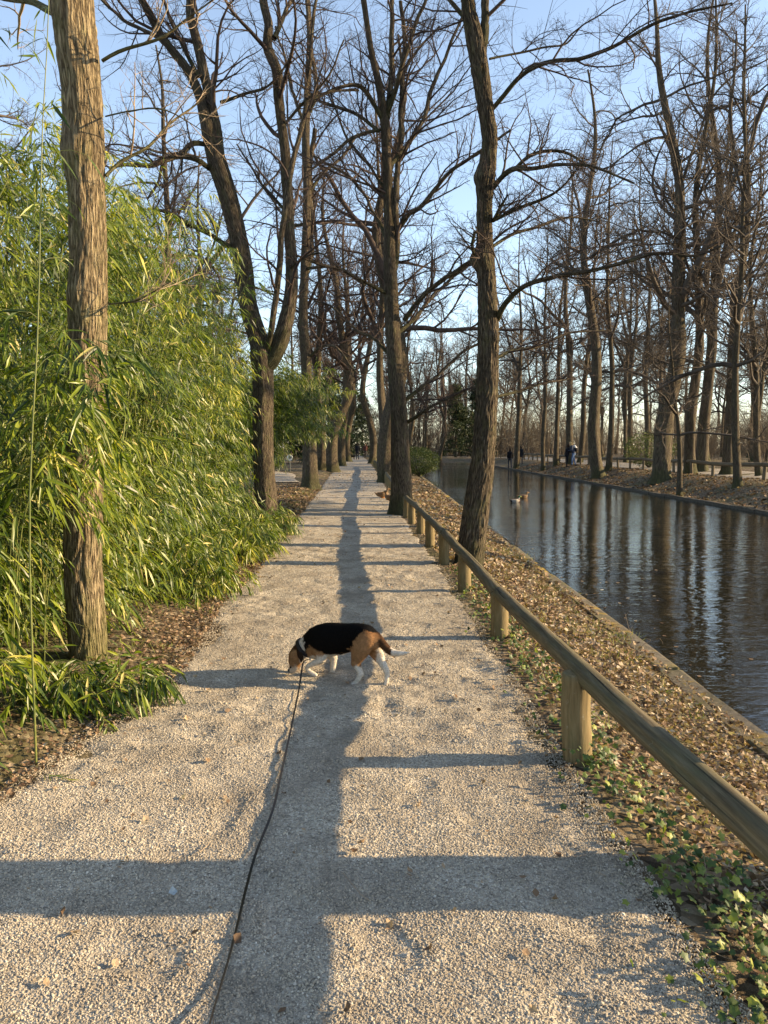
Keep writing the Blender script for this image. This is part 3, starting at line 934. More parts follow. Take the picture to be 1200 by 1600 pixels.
# third stem behind the forked tree, left of the path
Y5 = 28.0
hero_tree('deciduous_tree', 'tree with leaning base left of the path, behind the arching bamboo', Y5,
          [(485, 764, 34), (485, 750, 29), (484, 700, 25), (481, 640, 21), (478, 560, 19), (474, 500, 17), (476, 420, 15), (480, 320, 15), (478, 220, 14), (481, 130, 12), (484, 60, 10), (480, -20, 8), (478, -120, 4)],
          [[(478, 430, 9), (487, 390, 9, .3), (488, 320, 9, .5), (485, 260, 9, .5), (492, 200, 8, .3)],
           [(484, 175, 8), (494, 140, 8, -.4), (486, 80, 7, -.6), (478, 0, 6, -.7)],
           [(485, 170, 6), (500, 150, 6, .4), (530, 140, 5, .8), (560, 142, 4, 1.2)],
           [(478, 420, 6), (500, 418, 6, -.4), (535, 422, 5, -.8), (570, 445, 4, -1.1)],
           [(476, 350, 5), (455, 350, 5, .3), (430, 320, 4, .6), (400, 270, 3, .9)],
           [(484, 300, 6), (505, 270, 6, .3), (535, 245, 5, .7), (560, 210, 4, 1)],
           [(482, 560, 5), (505, 540, 5, -.4), (530, 548, 4, -.9), (560, 585, 3, -1.2)],
           [(480, 200, 6), (462, 160, 6, .4), (450, 100, 5, .7), (430, 40, 4, 1)]],
          'bark', 36, .010, .4, 9.9, FINE, step=.07)

# further trees of the two rows along the path, smaller in the picture
def row_tree(name, label, px, Y, width, top, lean=0, seed=1.0, twig='twig', plan=None, bark='bark'):
    """a tall tree: trunk and limbs invented, base at picture column px"""
    r_ = np.random.default_rng(int(seed * 100))
    x0 = at(px, 700, Y)[0]
    z0 = float(gz(x0, Y))
    h = top
    root = empty(name, (x0, Y, z0))
    tag(root, label, 'tree')
    if len(row_kinds) < 3: row_kinds.append((h, width, tree_meshes(r_, h, width * 0.5, 0.0, seed, plan or MID, bark, twig)))
    kh, kw, parts_ = row_kinds[int(seed * 10) % len(row_kinds)]
    root.rotation_euler = (0, lean, seed * 2.3)
    root.scale = (width / kw, width / kw, h / kh)
    for nm, me in parts_: link(nm, me, root)
    return root


MID = [dict(k=8, t0=.15, a0=30, a1=65, ratio=.45, nseg=5, gnarl=.15, up=.05, S=3),
       dict(k=8, t0=.1, a0=30, a1=70, ratio=.5, nseg=3, gnarl=.2, up=.04, S=3, rmin=.0032),
       dict(k=7, t0=.1, a0=25, a1=70, ratio=.5, nseg=1, gnarl=.22, up=.03, S=3, rmin=.0024)]
row_kinds = []


def tree_meshes(r_, h, rad, lean, seed, plan, bark, twig, nl=16, crown_from=.33, fork=True, spread=.26):
    n = 60
    t = np.linspace(0, 1, n)
    P = np.zeros((n, 3))
    P[:, 2] = t * h - 0.12
    P[:, 0] = lean * t * h + (vnoise(t * 3.5, seed * 3.1) - .5) * h * .075 * np.minimum(t * 4, 1)
    P[:, 1] = (vnoise(t * 3.5, seed * 5.7 + 9) - .5) * h * .075 * np.minimum(t * 4, 1)
    Rd = rad * (1 - .86 * t ** 1.05)
    mb = MB()
    V, Qd, bk = trunk_mesh(P, Rd, 20, .010, .4, seed)
    mb.add(V, None, Qd, bark=bk)
    limbs = []
    tl = np.sort(r_.uniform(crown_from, .93, nl))
    az = r_.uniform(0, 6.28) + np.arange(nl) * 2.4 + r_.normal(0, .3, nl)
    if fork: tl[0] = crown_from + .02
    i = (tl * (n - 1)).astype(int)
    el = r_.uniform(R(4), R(48), nl) * (.6 + .6 * tl)
    L = h * spread * 1.25 * (1.15 - .75 * tl) * r_.uniform(.7, 1.35, nl)
    r0 = np.minimum(Rd[i] * r_.uniform(.35, .6, nl), L * .028)
    if fork: el[0] = R(72); L[0] = h * .5; r0[0] = Rd[i[0]] * .75
    D = np.stack([np.cos(az) * np.cos(el), np.sin(az) * np.cos(el), np.sin(el)], -1)
    Pl, Rl = grow(P[i], D, L, r0, 12, .15, .04, .2)
    V, Qd, bk = tubes(Pl, Rl, 7)
    cm = MB()
    cm.add(V, None, Qd, bark=bk)
    # top shoots of the trunk too
    a = P[int(n * .5):]; sel = np.linspace(0, len(a) - 1, 13).astype(int)
    Pl = np.concatenate([Pl, a[sel][None]]); Rl = np.concatenate([Rl, Rd[int(n * .5):][sel][None]]); L = np.append(L, h * .3)
    branch_out(cm, cm, Pl, Rl, np.minimum(L, 6.5), plan)
    return [('trunk', mb.data('trunk', M[bark], True, {'bark': 'vec'})), ('crown', cm.data('crown', M[twig], True, {'bark': 'vec'}))]


row_tree('deciduous_tree', 'trunk beside the fence just beyond the straight tall tree, right of the path', 604, 34, .72, 19, 0.0, 2.1)
row_tree('deciduous_tree', 'slimmer trunk half hidden behind the row on the right of the path', 597, 41, .5, 20, -.01, 3.3)
row_tree('deciduous_tree', 'far slim trunk at the right path edge near the walkers', 581, 64, .62, 21, -.01, 4.7)
row_tree('deciduous_tree', 'sunlit trunk left of the path, just beyond the tree with the leaning base', 521, 46, .72, 18, -.02, 5.2)
row_tree('deciduous_tree', 'second shaded trunk of the far left row, before the walkers', 534, 58, .65, 19, -.02, 6.9)
row_tree('deciduous_tree', 'third slim trunk of the far left row, nearest the walkers', 544, 70, .65, 20, -.015, 7.6)
row_tree('deciduous_tree', 'pale leaning tree on the near bank beside the green shrub', 690, 88, .5, 17, -.05, 11.3)
row_tree('deciduous_tree', 'slim tree on the near bank close before the green shrub', 640, 57, .3, 15, .03, 12.9)
row_tree('deciduous_tree', 'slim tree between path and canal, farthest along the near bank', 615, 84, .42, 18, .01, 13.7)
row_tree('deciduous_tree', 'dark trunk behind the leaning-base tree, beside the side path', 500, 47, .6, 18, .0, 8.8)

# trees on and behind the far bank: five grown kinds, copied
FARPLAN = [dict(k=10, t0=.10, a0=30, a1=75, ratio=.50, nseg=5, gnarl=.18, up=.03, S=3, rmin=.006),
           dict(k=8, t0=.08, a0=30, a1=75, ratio=.50, nseg=3, gnarl=.22, up=.025, S=3, rmin=.004),
           dict(k=6, t0=.08, a0=25, a1=75, ratio=.54, nseg=1, gnarl=.25, up=.02, S=3, rmin=.0026)]
far_kinds = []
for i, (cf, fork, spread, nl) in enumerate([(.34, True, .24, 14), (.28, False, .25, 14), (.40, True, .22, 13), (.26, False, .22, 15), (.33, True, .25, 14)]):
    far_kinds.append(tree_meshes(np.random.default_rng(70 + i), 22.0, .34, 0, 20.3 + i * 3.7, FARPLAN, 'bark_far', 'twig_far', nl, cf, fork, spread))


def far_tree(x, Y, kind, diam, h, rz, tilt, label, group=None):
    root = empty('deciduous_tree', (x, Y, float(gz(x, Y))))
    root.rotation_euler = (tilt[0], tilt[1], rz)
    s = diam / .68
    root.scale = (max(s, .45) ** .6, max(s, .45) ** .6, h / 22.0)
    tag(root, label, 'tree', group)
    for nm, me in far_kinds[kind]:
        o = link(nm, me, root)
        if nm == 'trunk': o.scale = (s ** .4, s ** .4, 1)
    return root


BANK = [  # px, Y, diameter, height, kind, tilt x, tilt y, label
    (1033, 36.5, .86, 23, 0, 0, -.045, 'thickest trunk on the far bank, forking into two high stems'),
    (936, 45, .74, 23, 2, 0, -.035, 'stout straight trunk on the far bank, right of the couple at the fence'),
    (951, 47.5, .40, 20, 1, 0, .01, 'paler slim trunk touching the stout one right of the couple'),
    (891, 61, .58, 23, 4, 0, -.05, 'dark trunk on the far bank standing directly behind the couple'),
    (906, 63, .50, 22, 2, 0, -.06, 'leaning sunlit trunk just right of the couple at the fence'),
    (1079, 38, .54, 23, 3, 0, .0, 'left one of two close straight trunks behind the far fence'),
    (1096, 39.5, .62, 24, 0, 0, .0, 'right one of two close straight trunks behind the far fence'),
    (1136, 36, .52, 21, 4, 0, -.02, 'trunk behind the far fence, left of the slim tree standing in front of it'),
    (1155, 29.0, .32, 15, 1, 0, .05, 'slim tree standing on the bank in front of the far fence'),
    (1187, 33.5, .26, 15, 3, 0, .05, 'thin leaning tree at the right end of the far fence'),
    (1044, 44, .30, 20, 1, 0, .02, 'thin sunlit trunk close behind the thickest one'),
    (1063, 30.6, .15, 8, 1, 0, -.06, 'young crooked tree on the canal slope before the far fence'),
    (849, 60, .36, 20, 2, 0, .0, 'thin trunk left of the couple, at the far fence'),
    (807, 70, .50, 21, 2, 0, -.02, 'trunk between the two dark walkers on the far bank'),
    (869, 62, .42, 20, 0, 0, .03, 'grey trunk a little left of the couple, behind the path'),
    (1010, 52, .40, 20, 3, 0, -.03, 'shaded trunk between the stout and the thickest one, behind the path'),
    (978, 56, .30, 18, 1, 0, .02, 'thin trunk between the stout and the thickest one, behind the path'),
]
for px, Y, dm, h, kd, tx, ty, lab in BANK:
    far_tree(at(px, 720, Y)[0], Y, kd, dm, h, rng.uniform(0, 6.28), (tx, ty), lab)

WG = 'bare trees of the wood behind the far bank'
done = 0
tries = 0
spots = []
while done < 42 and tries < 5000:
    tries += 1
    Y = rng.uniform(50, 135)
    x = rng.uniform(18.3, .53 * Y + 4)
    if x < 18.3 or any((x - a) ** 2 + (Y - b) ** 2 < 9 for a, b in spots): continue
    spots.append((x, Y)); done += 1
    far_tree(x, Y, int(rng.integers(0, 5)), rng.uniform(.28, .6), rng.uniform(15, 23), rng.uniform(0, 6.28), (rng.normal(0, .05), rng.normal(0, .05)), 'tall bare tree in the wood behind the far bank', WG)
spots = []
while len(spots) < 40:
    Y = rng.uniform(101, 150)
    x = rng.uniform(-8, 24)
    if any((x - a) ** 2 + (Y - b) ** 2 < 9 for a, b in spots) or abs(x + 3.5) < 2: continue
    spots.append((x, Y))
    far_tree(x, Y, int(rng.integers(0, 5)), rng.uniform(.28, .6), rng.uniform(14, 22), rng.uniform(0, 6.28), (rng.normal(0, .05), rng.normal(0, .05)), 'bare tree beyond the end of the canal', 'bare trees beyond the canal end')
spots = []
while len(spots) < 36:
    Y = rng.uniform(24, 110)
    x = -rng.uniform(7.0, 9 + Y * .40)
    if any((x - a) ** 2 + (Y - b) ** 2 < 7 for a, b in spots) or (38 < Y < 50 and x > -11): continue
    spots.append((x, Y))
    far_tree(x, Y, int(rng.integers(0, 5)), rng.uniform(.28, .6), rng.uniform(14, 20), rng.uniform(0, 6.28), (rng.normal(0, .05), rng.normal(0, .05)), 'bare tree standing behind the bamboo left of the path', 'bare trees left of the path')

for x, Y, kd, dm, lb in ((15.6, 12.6, 2, .45, 'first'), (18.5, 15.2, 0, .5, 'second'), (15.4, 17.6, 4, .4, 'third'), (19.5, 19.4, 3, .5, 'fourth'), (17.2, 21.8, 1, .42, 'fifth'), (15.9, 24.5, 2, .4, 'sixth')):
    far_tree(x, Y, kd, dm, 20, rng.uniform(0, 6.28), (0, rng.normal(0, .03)), 'tree on the far bank past the right edge, reflected in the canal', 'far bank trees past the right edge')

# undergrowth of the wood: one uncountable mass of saplings, built once and instanced by its own geometry nodes
def brush_chunk(n, size, hmin, hmax, seed):
    mb = MB()
    r_ = np.random.default_rng(seed)
    P0 = np.stack([r_.uniform(-size, size, n), r_.uniform(-size, size, n), np.full(n, -.3)], -1)
    h = r_.uniform(hmin, hmax, n)
    D = np.stack([r_.normal(0, .16, n), r_.normal(0, .16, n), np.ones(n)], -1)
    P, Rd = grow(P0, D, h, h * .006 + .008, 8, .07, .04, .25)
    V, Qd, bk = tubes(P, Rd, 4); mb.add(V, None, Qd, bark=bk)
    branch_out(mb, mb, P, Rd, h, [dict(k=11, t0=.08, a0=30, a1=75, ratio=.36, nseg=4, gnarl=.15, up=.06, S=3, rmin=.007),
                                  dict(k=6, t0=.1, a0=25, a1=70, ratio=.5, nseg=3, gnarl=.2, up=.05, S=3, rmin=.006),
                                  dict(k=3, t0=.1, a0=25, a1=70, ratio=.5, nseg=1, gnarl=.2, up=.04, S=3, rmin=.005)])
    return mb.data('undergrowth', M['brush'], True, {'bark': 'vec'})


def scatter_self(o, pts, seed=3):
    """instances the object's own mesh on the given points"""
    g = bpy.data.node_groups.new(o.name, 'GeometryNodeTree')
    g.interface.new_socket('Geometry', in_out='INPUT', socket_type='NodeSocketGeometry')
    g.interface.new_socket('Geometry', in_out='OUTPUT', socket_type='NodeSocketGeometry')
    N, L = g.nodes, g.links.new
    gi, go = N.new('NodeGroupInput'), N.new('NodeGroupOutput')
    join = N.new('GeometryNodeJoinGeometry')
    for (x, y, z, rz, s) in pts:
        tr = N.new('GeometryNodeTransform')
        tr.inputs['Translation'].default_value = (x, y, z)
        tr.inputs['Rotation'].default_value = (0, 0, rz)
        tr.inputs['Scale'].default_value = (s, s, s)
        gi2 = N.new('GeometryNodeGeometryToInstance')
        L(gi.outputs[0], gi2.inputs[0]); L(gi2.outputs[0], tr.inputs[0]); L(tr.outputs[0], join.inputs[0])
    L(join.outputs[0], go.inputs[0])
    md = o.modifiers.new('scatter', 'NODES'); md.node_group = g


pts = []
for Y in np.arange(38, 132, 7.0):
    for x in np.arange(20.5, .54 * Y + 9, 7.0):
        if rng.uniform() < (.55 if x < 30 else .8):
            xx, yy = x + rng.uniform(-2, 2), Y + rng.uniform(-2.5, 2.5)
            pts.append((xx, yy, float(gz(xx, yy)), rng.uniform(0, 6.28), rng.uniform(.6, 1.1) * (0.7 if x < 26 and Y < 70 else (1 if Y < 70 else 1.2))))
for x in np.arange(-3, 22, 6.0):
    for Y in (112, 119, 127):
        if abs(x + 4) > 2.5: pts.append((x + rng.uniform(-1, 1), Y + rng.uniform(-2, 2), .25, rng.uniform(0, 6.28), rng.uniform(.9, 1.5)))
for Y in np.arange(52, 128, 8.0):
    for x in (-12, -19, -27):
        if rng.uniform() < .8: pts.append((x + rng.uniform(-2, 2), Y + rng.uniform(-2, 2), .15, rng.uniform(0, 6.28), rng.uniform(.45, .8)))
o = link('undergrowth', brush_chunk(30, 4.2, 2.2, 7.5, 5))
scatter_self(o, pts)
tag(o, 'tangled brown undergrowth filling the wood', 'undergrowth', kind='stuff')


# ------------------------------------------------------------------ leaves
def leaf_geo(P, D, L, W, Nrm, droop, fine=True):
    """lance leaves. P base, D direction, L length, W half width, Nrm approximate face normal"""
    D = norm(D)
    S = norm(np.cross(D, Nrm))
    U = np.cross(S, D)
    n = len(P)
    L = L[:, None]; W = W[:, None]; dr = (droop[:, None] * L) * np.array([0, 0, -1.0])
    if fine:
        V = np.stack([P, P + D * L * .3 + S * W - dr * -.08, P + D * L * .3 - S * W + dr * .08, P + D * L * .68 + S * W * .72 + dr * .42, P + D * L * .68 - S * W * .72 + dr * .42, P + D * L + dr * .95, P + D * L * .5 - U * W * .45 + dr * .22], 1)
        b = np.arange(n)[:, None, None] * 7
        F = (np.array([[0, 6, 1], [0, 2, 6], [1, 6, 3], [2, 4, 6], [3, 6, 5], [4, 5, 6]])[None] + b).reshape(-1, 3)
        return V.reshape(-1, 3), F, 7
    V = np.stack([P, P + D * L * .38 + S * W + dr * .15, P + D * L * .38 - S * W + dr * .15, P + D * L + dr * .95], 1)
    b = np.arange(n)[:, None, None] * 4
    F = (np.array([[0, 2, 1], [2, 3, 1]])[None] + b).reshape(-1, 3)
    return V.reshape(-1, 3), F, 4


def bamboo_leaves(mb, Bp, per, fine, Lr, rel=(.25, 1.0), face=(.75, -.35, .45)):
    """Bp (B,n,3) twigs; fans of leaves along each"""
    B, n, _ = Bp.shape
    t = rel[0] + (rel[1] - rel[0]) * (np.arange(per)[None] + rng.uniform(0, 1, (B, per))) / per
    t[:, -1] = 1.0
    f = t * (n - 1); i = np.minimum(f.astype(int), n - 2); w = (f - i)[..., None]
    bi = np.arange(B)[:, None]
    p = (Bp[bi, i] * (1 - w) + Bp[bi, i + 1] * w).reshape(-1, 3)
    tan = norm(Bp[bi, i + 1] - Bp[bi, i]).reshape(-1, 3)
    m = len(p)
    side = norm(np.cross(tan, np.array([0, 0, 1.0])) + 1e-4) * np.where(np.arange(m) % 2 == 0, 1, -1)[:, None]
    d = tan * rng.uniform(.5, 1.1, (m, 1)) + side * rng.uniform(.15, .8, (m, 1)) + rng.normal(0, .22, (m, 3)) + np.array([0, 0, -1.0]) * rng.uniform(.15, 1.15, (m, 1))
    L = rng.uniform(Lr[0] * .65, Lr[1] * 1.1, m)
    N = norm(np.array(face) + rng.normal(0, .55, (m, 3)))
    V, F, kk = leaf_geo(p, d, L, L * rng.uniform(.05, .078, m), N, rng.uniform(.05, .45, m), fine)
    tint = np.clip(rng.beta(2.2, 2.2, m) * .9 + rng.normal(0, .05, m), 0, .94)
    tint = np.clip(tint + (vnoise(p[:, 0] * 1.1 + 3, p[:, 1] * 1.1, p[:, 2] * 1.3) - .5) * .75, 0, .94)
    dead = rng.uniform(0, 1, m) < .03
    tint[dead] = 1.0
    mb.add(V, F, None, tint=np.repeat(tint, kk))


def culms(x0, Y0, h, lean, n=26):
    """arched canes: lean (k,2) metres of overhang at the tip"""
    t = np.linspace(0, 1, n)
    kx = len(x0)
    P = np.empty((kx, n, 3))
    bend = t[None, :] ** 2.3
    P[..., 0] = x0[:, None] + lean[:, :1] * bend + (vnoise(t[None] * 4, x0[:, None] * 9) - .5) * .12 * t
    P[..., 1] = Y0[:, None] + lean[:, 1:] * bend + (vnoise(t[None] * 4, Y0[:, None] * 9) - .5) * .12 * t
    dr = np.linalg.norm(lean, axis=1)[:, None]
    P[..., 2] = gz(x0, Y0)[:, None] - .05 + h[:, None] * t - dr * .55 * t ** 4
    return P


def cane_foliage(mb, P, per_node, per_leaf, fine, blen=(.3, .75), Lr=(.085, .15), t_from=.05, bias=(.35, -.1, 0.1), mbt=None, nodes=24, face=(.75, -.35, .45), gaps=0):
    kx, n, _ = P.shape
    t = t_from + (1 - t_from) * (np.arange(nodes)[None] + rng.uniform(0, 1, (kx, nodes))) / nodes
    f = t * (n - 1); i = np.minimum(f.astype(int), n - 2); w = (f - i)[..., None]
    bi = np.arange(kx)[:, None]
    p = P[bi, i] * (1 - w) + P[bi, i + 1] * w
    tan = norm(P[bi, i + 1] - P[bi, i])
    p = np.repeat(p.reshape(-1, 3), per_node, 0); tan = np.repeat(tan.reshape(-1, 3), per_node, 0); tt = np.repeat(t.ravel(), per_node)
    if gaps:                       # thin places where one looks into the dark of the stand
        kp = vnoise(p[:, 0] * 1.5, p[:, 1] * 1.9, p[:, 2] * 2.2 + 7) + rng.uniform(-.12, .12, len(p)) > gaps
        p, tan, tt = p[kp], tan[kp], tt[kp]
    m = len(p)
    az = rng.uniform(0, 2 * np.pi, m)
    d = np.stack([np.cos(az), np.sin(az), rng.uniform(-.1, .7, m)], -1) + tan * .5 * tt[:, None] + np.array(bias)
    L = rng.uniform(blen[0], blen[1], m) * (1.1 - .55 * tt)
    Bp, Br = grow(p, d, L, np.full(m, .0022), 6, .11, -.15, .4)
    bamboo_leaves(mb, Bp, per_leaf, fine, Lr, face=face)
    if mbt is not None:
        V, Qd, bk = tubes(Bp[:, ::2], Br[:, ::2], 3)
        mbt.add(V, None, Qd, bark=bk)


def cane_meshes(P, r0, parent, off, S=7, every=1):
    kx = len(P)
    for j in range(0, kx, every):
        Rd = (np.linspace(1, .25, P.shape[1]) * r0[j])
        V, Qd, bk = tubes(P[j:j + 1, ::2], Rd[None, ::2], min(S, 5))
        mb = MB(); mb.add(V - off, None, Qd, bark=bk)
        link('culm', mb.data('culm', M['cane'], True, {'bark': 'vec'}), parent)


# the hedge: canes packed along the left of the path, in sections of foliage
hedge = empty('bamboo_hedge', (-3.0, 8.0, 0.1))
tag(hedge, 'tall dense green bamboo hedge along the left of the path', 'bamboo hedge')
hb = np.array([-3.0, 8.0, 0.1])


def hedge_section(Ya, Yb, n, front, depth, hr, over, fine, per_node, per_leaf, nodes, Lr, twigs=True, tmin=.02, blen=(.4, .95)):
    Y0 = rng.uniform(Ya, Yb, n)
    u = rng.beta(1.1, 1.6, n)
    x0 = np.interp(Y0, [front[0][0], front[1][0]], [front[0][1], front[1][1]]) - .12 - u * depth
    h = rng.uniform(hr[0], hr[1], n) * (1 - .1 * (1 - u))
    front_row = (u < .3)
    h = np.where(front_row, h * rng.uniform(.3, .95, n), h)
    lean = np.stack([rng.uniform(over[0], over[1], n) * (h / 4.2) ** 1.2, rng.normal(-.15, .45, n)], -1)
    P = culms(x0, Y0, h, lean)
    mb, mt = MB(), MB()
    cane_foliage(mb, P, per_node, per_leaf, fine, blen=blen, Lr=Lr, mbt=mt if twigs else None, nodes=nodes, t_from=tmin, gaps=.36)
    o = link('foliage', mb.data('foliage', M['bamboo_leaf'], False, offset=hb), hedge); o['kind'] = 'stuff'
    if twigs:
        o = link('twigs', mt.data('twigs', M['cane'], True, {'bark': 'vec'}, offset=hb), hedge); o['kind'] = 'stuff'
    cane_meshes(P, rng.uniform(.008, .014, n), hedge, hb, 6)


hedge_section(3.3, 5.4, 86, ((3.3, -2.42), (5.4, -2.4)), 2.2, (3.1, 4.3), (.05, .45), True, 2, 11, 15, (.09, .16))
hedge_section(5.4, 8.0, 125, ((5.4, -2.3), (8.0, -2.3)), 2.4, (3.8, 5.0), (.15, .75), False, 2, 12, 16, (.09, .155))
hedge_section(8.0, 11.2, 165, ((8.0, -2.32), (11.2, -2.4)), 2.6, (4.3, 5.7), (.2, .95), False, 2, 12, 18, (.09, .15), False)
hedge_section(11.2, 15.2, 165, ((11.2, -2.4), (15.2, -2.85)), 2.6, (4.3, 5.6), (.2, .9), False, 2, 12, 18, (.09, .15), False)

# arching bamboo past the forked tree
arch = empty('bamboo_clump', (-4.3, 19.0, 0.1))
tag(arch, 'bamboo with arching feathery tops beyond the forked tree', 'bamboo')
ab = np.array([-4.3, 19.0, 0.1])
n = 120
x0 = rng.uniform(-5.2, -3.0, n); Y0 = rng.uniform(16.8, 22, n)
P = culms(x0, Y0, rng.uniform(2.9, 4.3, n), np.stack([rng.uniform(.8, 2.5, n), rng.normal(-.2, .5, n)], -1))
mb = MB()
cane_foliage(mb, P, 3, 9, False, Lr=(.10, .17), t_from=.34, nodes=22, blen=(.3, .8))
o = link('foliage', mb.data('foliage', M['bamboo_leaf'], False, offset=ab), arch); o['kind'] = 'stuff'
cane_meshes(P, rng.uniform(.008, .014, n), arch, ab, 5)


def bamboo_plant(label, canes, per_node=2, per_leaf=6, nodes=8, blen=(.15, .35), Lr=(.09, .16), t_from=.2, face=(.6, -.45, .55), r=(.003, .005)):
    """a small plant: canes = list of (x, Y, height, lean x, lean y)"""
    c = np.array(canes, float)
    base = np.array([c[:, 0].mean(), c[:, 1].mean(), float(gz(c[:, 0].mean(), c[:, 1].mean()))])
    root = empty('bamboo_plant', base)
    tag(root, label, 'bamboo')
    P = culms(c[:, 0], c[:, 1], c[:, 2], c[:, 3:5])
    mb, mt = MB(), MB()
    cane_foliage(mb, P, per_node, per_leaf, True, blen, Lr, t_from, nodes=nodes, mbt=mt, face=face)
    o = link('foliage', mb.data('foliage', M['bamboo_leaf'], False, offset=base), root); o['kind'] = 'stuff'
    o = link('twigs', mt.data('twigs', M['cane'], True, {'bark': 'vec'}, offset=base), root); o['kind'] = 'stuff'
    cane_meshes(P, rng.uniform(r[0], r[1], len(c)), root, base, 6)
    return root


a = at(40, 600, 3.6)
bamboo_plant('single tall bare bamboo cane leaning in front of the hedge at the far left', [(a[0] - .02, 3.6, 4.3, .22, .12)], 1, 3, 16, (.12, .3), (.08, .13), .35, r=(.006, .007))
bamboo_plant('low bamboo shoots sprawling onto the gravel at the foot of the pale trunk', [(-1.9 + rng.uniform(-.15, .3), 4.55 + rng.uniform(-.4, .45), rng.uniform(.12, .42), rng.uniform(.15, .4), rng.uniform(-.3, .1)) for _ in range(7)])
bamboo_plant('clump of low bamboo shoots in the bottom left corner of the hedge', [(-2.1 + rng.uniform(-.35, .15), 3.7 + rng.uniform(-.3, .6), rng.uniform(.2, .65), rng.uniform(.0, .3), rng.uniform(-.3, .1)) for _ in range(11)])
bamboo_plant('leafy bamboo spray hanging across the pale trunk', [(-2.08 + rng.uniform(-.3, .1), 4.55 + rng.uniform(-.2, .25), rng.uniform(1.8, 2.5), rng.uniform(.35, .75), rng.uniform(-.35, .1)) for _ in range(8)], 2, 7, 10, (.2, .45), (.10, .17), .55)
bamboo_plant('low leafy bamboo at the foot of the forked tree', [(-2.35 + rng.uniform(-.3, .5), 12.9 + rng.uniform(-1.3, 1.0), rng.uniform(.25, .75), rng.uniform(.1, .5), rng.uniform(-.3, .2)) for _ in range(22)])
bamboo_plant('low bamboo fringe between the pale trunk and the forked tree', [(-2.08 + rng.uniform(-.35, .3), rng.uniform(7.2, 11.8), rng.uniform(.2, .75), rng.uniform(.1, .4), rng.uniform(-.3, .2)) for _ in range(60)])

# a plucked bamboo sprig on the gravel
a = at(85, 1255, 3.45); g = float(path_z(a[0], 3.45))
Bp = np.array([[[a[0] - .09, 3.47, g + .02], [a[0] - .03, 3.46, g + .025], [a[0] + .05, 3.44, g + .02]]])
mb = MB(); bamboo_leaves(mb, Bp, 7, True, (.07, .12), (.3, 1.0), (0, -.1, 1))
mb.V = [np.stack([v[:, 0], v[:, 1], np.maximum(v[:, 2], g + .008)], -1) for v in mb.V]
tag(link('bamboo_sprig', mb.data('bamboo_sprig', M['bamboo_leaf'], False)), 'broken bamboo sprig lying on the gravel near the left edge', 'leaf sprig')


# ------------------------------------------------------------------ litter, ivy, grass
def scatter_leaves(mb, x, Y, z, size, curl=.5, tint=None):
    n = len(x)
    P = np.stack([x, Y, z], -1)
    az = rng.uniform(0, 2 * np.pi, n)
    D = np.stack([np.cos(az), np.sin(az), rng.normal(0, .35, n)], -1)
    N = norm(np.array([0, 0, 1.0]) + rng.normal(0, curl, (n, 3)))
    D = norm(D); S = norm(np.cross(D, N)); U = np.cross(S, D)
    L = size[:, None]; W = (size * rng.uniform(.28, .45, n))[:, None]
    cu = (rng.uniform(-.2, .7, n) * size)[:, None] * .6
    V = np.stack([P - D * L * .5 + U * cu * .8, P - D * L * .05 + S * W + U * cu * .5, P - D * L * .05 - S * W + U * cu * .3, P + D * L * .25 + S * W * .7 + U * cu * .3, P + D * L * .25 - S * W * .7, P + D * L * .55 + U * cu, P + D * L * .02], 1)
    b = np.arange(n)[:, None, None] * 7
    F = (np.array([[0, 6, 1], [0, 2, 6], [6, 3, 1], [2, 4, 6], [6, 5, 3], [4, 5, 6]])[None] + b).reshape(-1, 3)
    tn = np.clip(rng.beta(2, 2, n) if tint is None else tint, 0, 1)
    mb.add(V.reshape(-1, 3), F, None, tint=np.repeat(tn, 7))


mb = MB()
for (a, b, n, s) in ((1.2, 3.2, 5200, .030), (3.2, 6, 8500, .034), (6, 10, 8000, .042), (10, 18, 6500, .058), (18, 45, 4500, .09)):
    Y = a + (b - a) * rng.uniform(0, 1, n)
    fx = fence_x(Y)
    x = fx + .02 + (NEAR_EDGE - .06 - fx) * rng.beta(1.1, 1.0, n)
    keep = (vnoise(x * 3.0, Y * 3.0, 9.5) + rng.uniform(-.3, .5, n)) > .42
    x, Y = x[keep], Y[keep]
    m = len(x)
    scatter_leaves(mb, x, Y, np.where(x > NEAR_EDGE - .1, KERB_Z + .008, gz(x, Y)) + .012 + rng.uniform(0, .03, m), rng.uniform(.6, 1.4, m) * s, .6, np.clip(rng.beta(1.7, 1.3, m), 0, 1))
tag(link('leaf_litter', mb.data('leaf_litter', M['dry_leaf'], False)), 'dry brown leaf litter on the bank between fence and water', 'fallen leaves', kind='stuff')

mb = MB()
for (a, b, n, s, wid) in ((2.4, 5, 1800, .024, .6), (5, 9, 2000, .032, .5), (9, 16, 2400, .045, .8), (14.5, 30, 3600, .075, 2.2)):
    Y = rng.uniform(a, b, n)
    lx = left_x(Y)
    x = lx + .1 - np.abs(rng.normal(0, wid * .6, n))
    scatter_leaves(mb, x, Y, np.maximum(gz(x, Y), np.where(x > lx - .05, path_z(x, Y), -9)) + .012 + rng.uniform(0, .02, n), rng.uniform(.6, 1.4, n) * s, .5, np.clip(rng.beta(1.6, 2.2, n), 0, 1))
n = 1500
Y = np.where(rng.uniform(0, 1, n) < .5, rng.uniform(1.8, 14, n), rng.uniform(12, 45, n)); u = rng.beta(.5, .5, n)
x = left_x(Y) + (fence_x(Y) - left_x(Y)) * u
scatter_leaves(mb, x, Y, path_z(x, Y) + .012, rng.uniform(.015, .04, n) * (1 + .04 * np.maximum(Y - 10, 0)), .4)
tag(link('leaf_litter', mb.data('leaf_litter', M['dry_leaf'], False)), 'dry brown leaf litter along the left verge of the path', 'fallen leaves', kind='stuff')

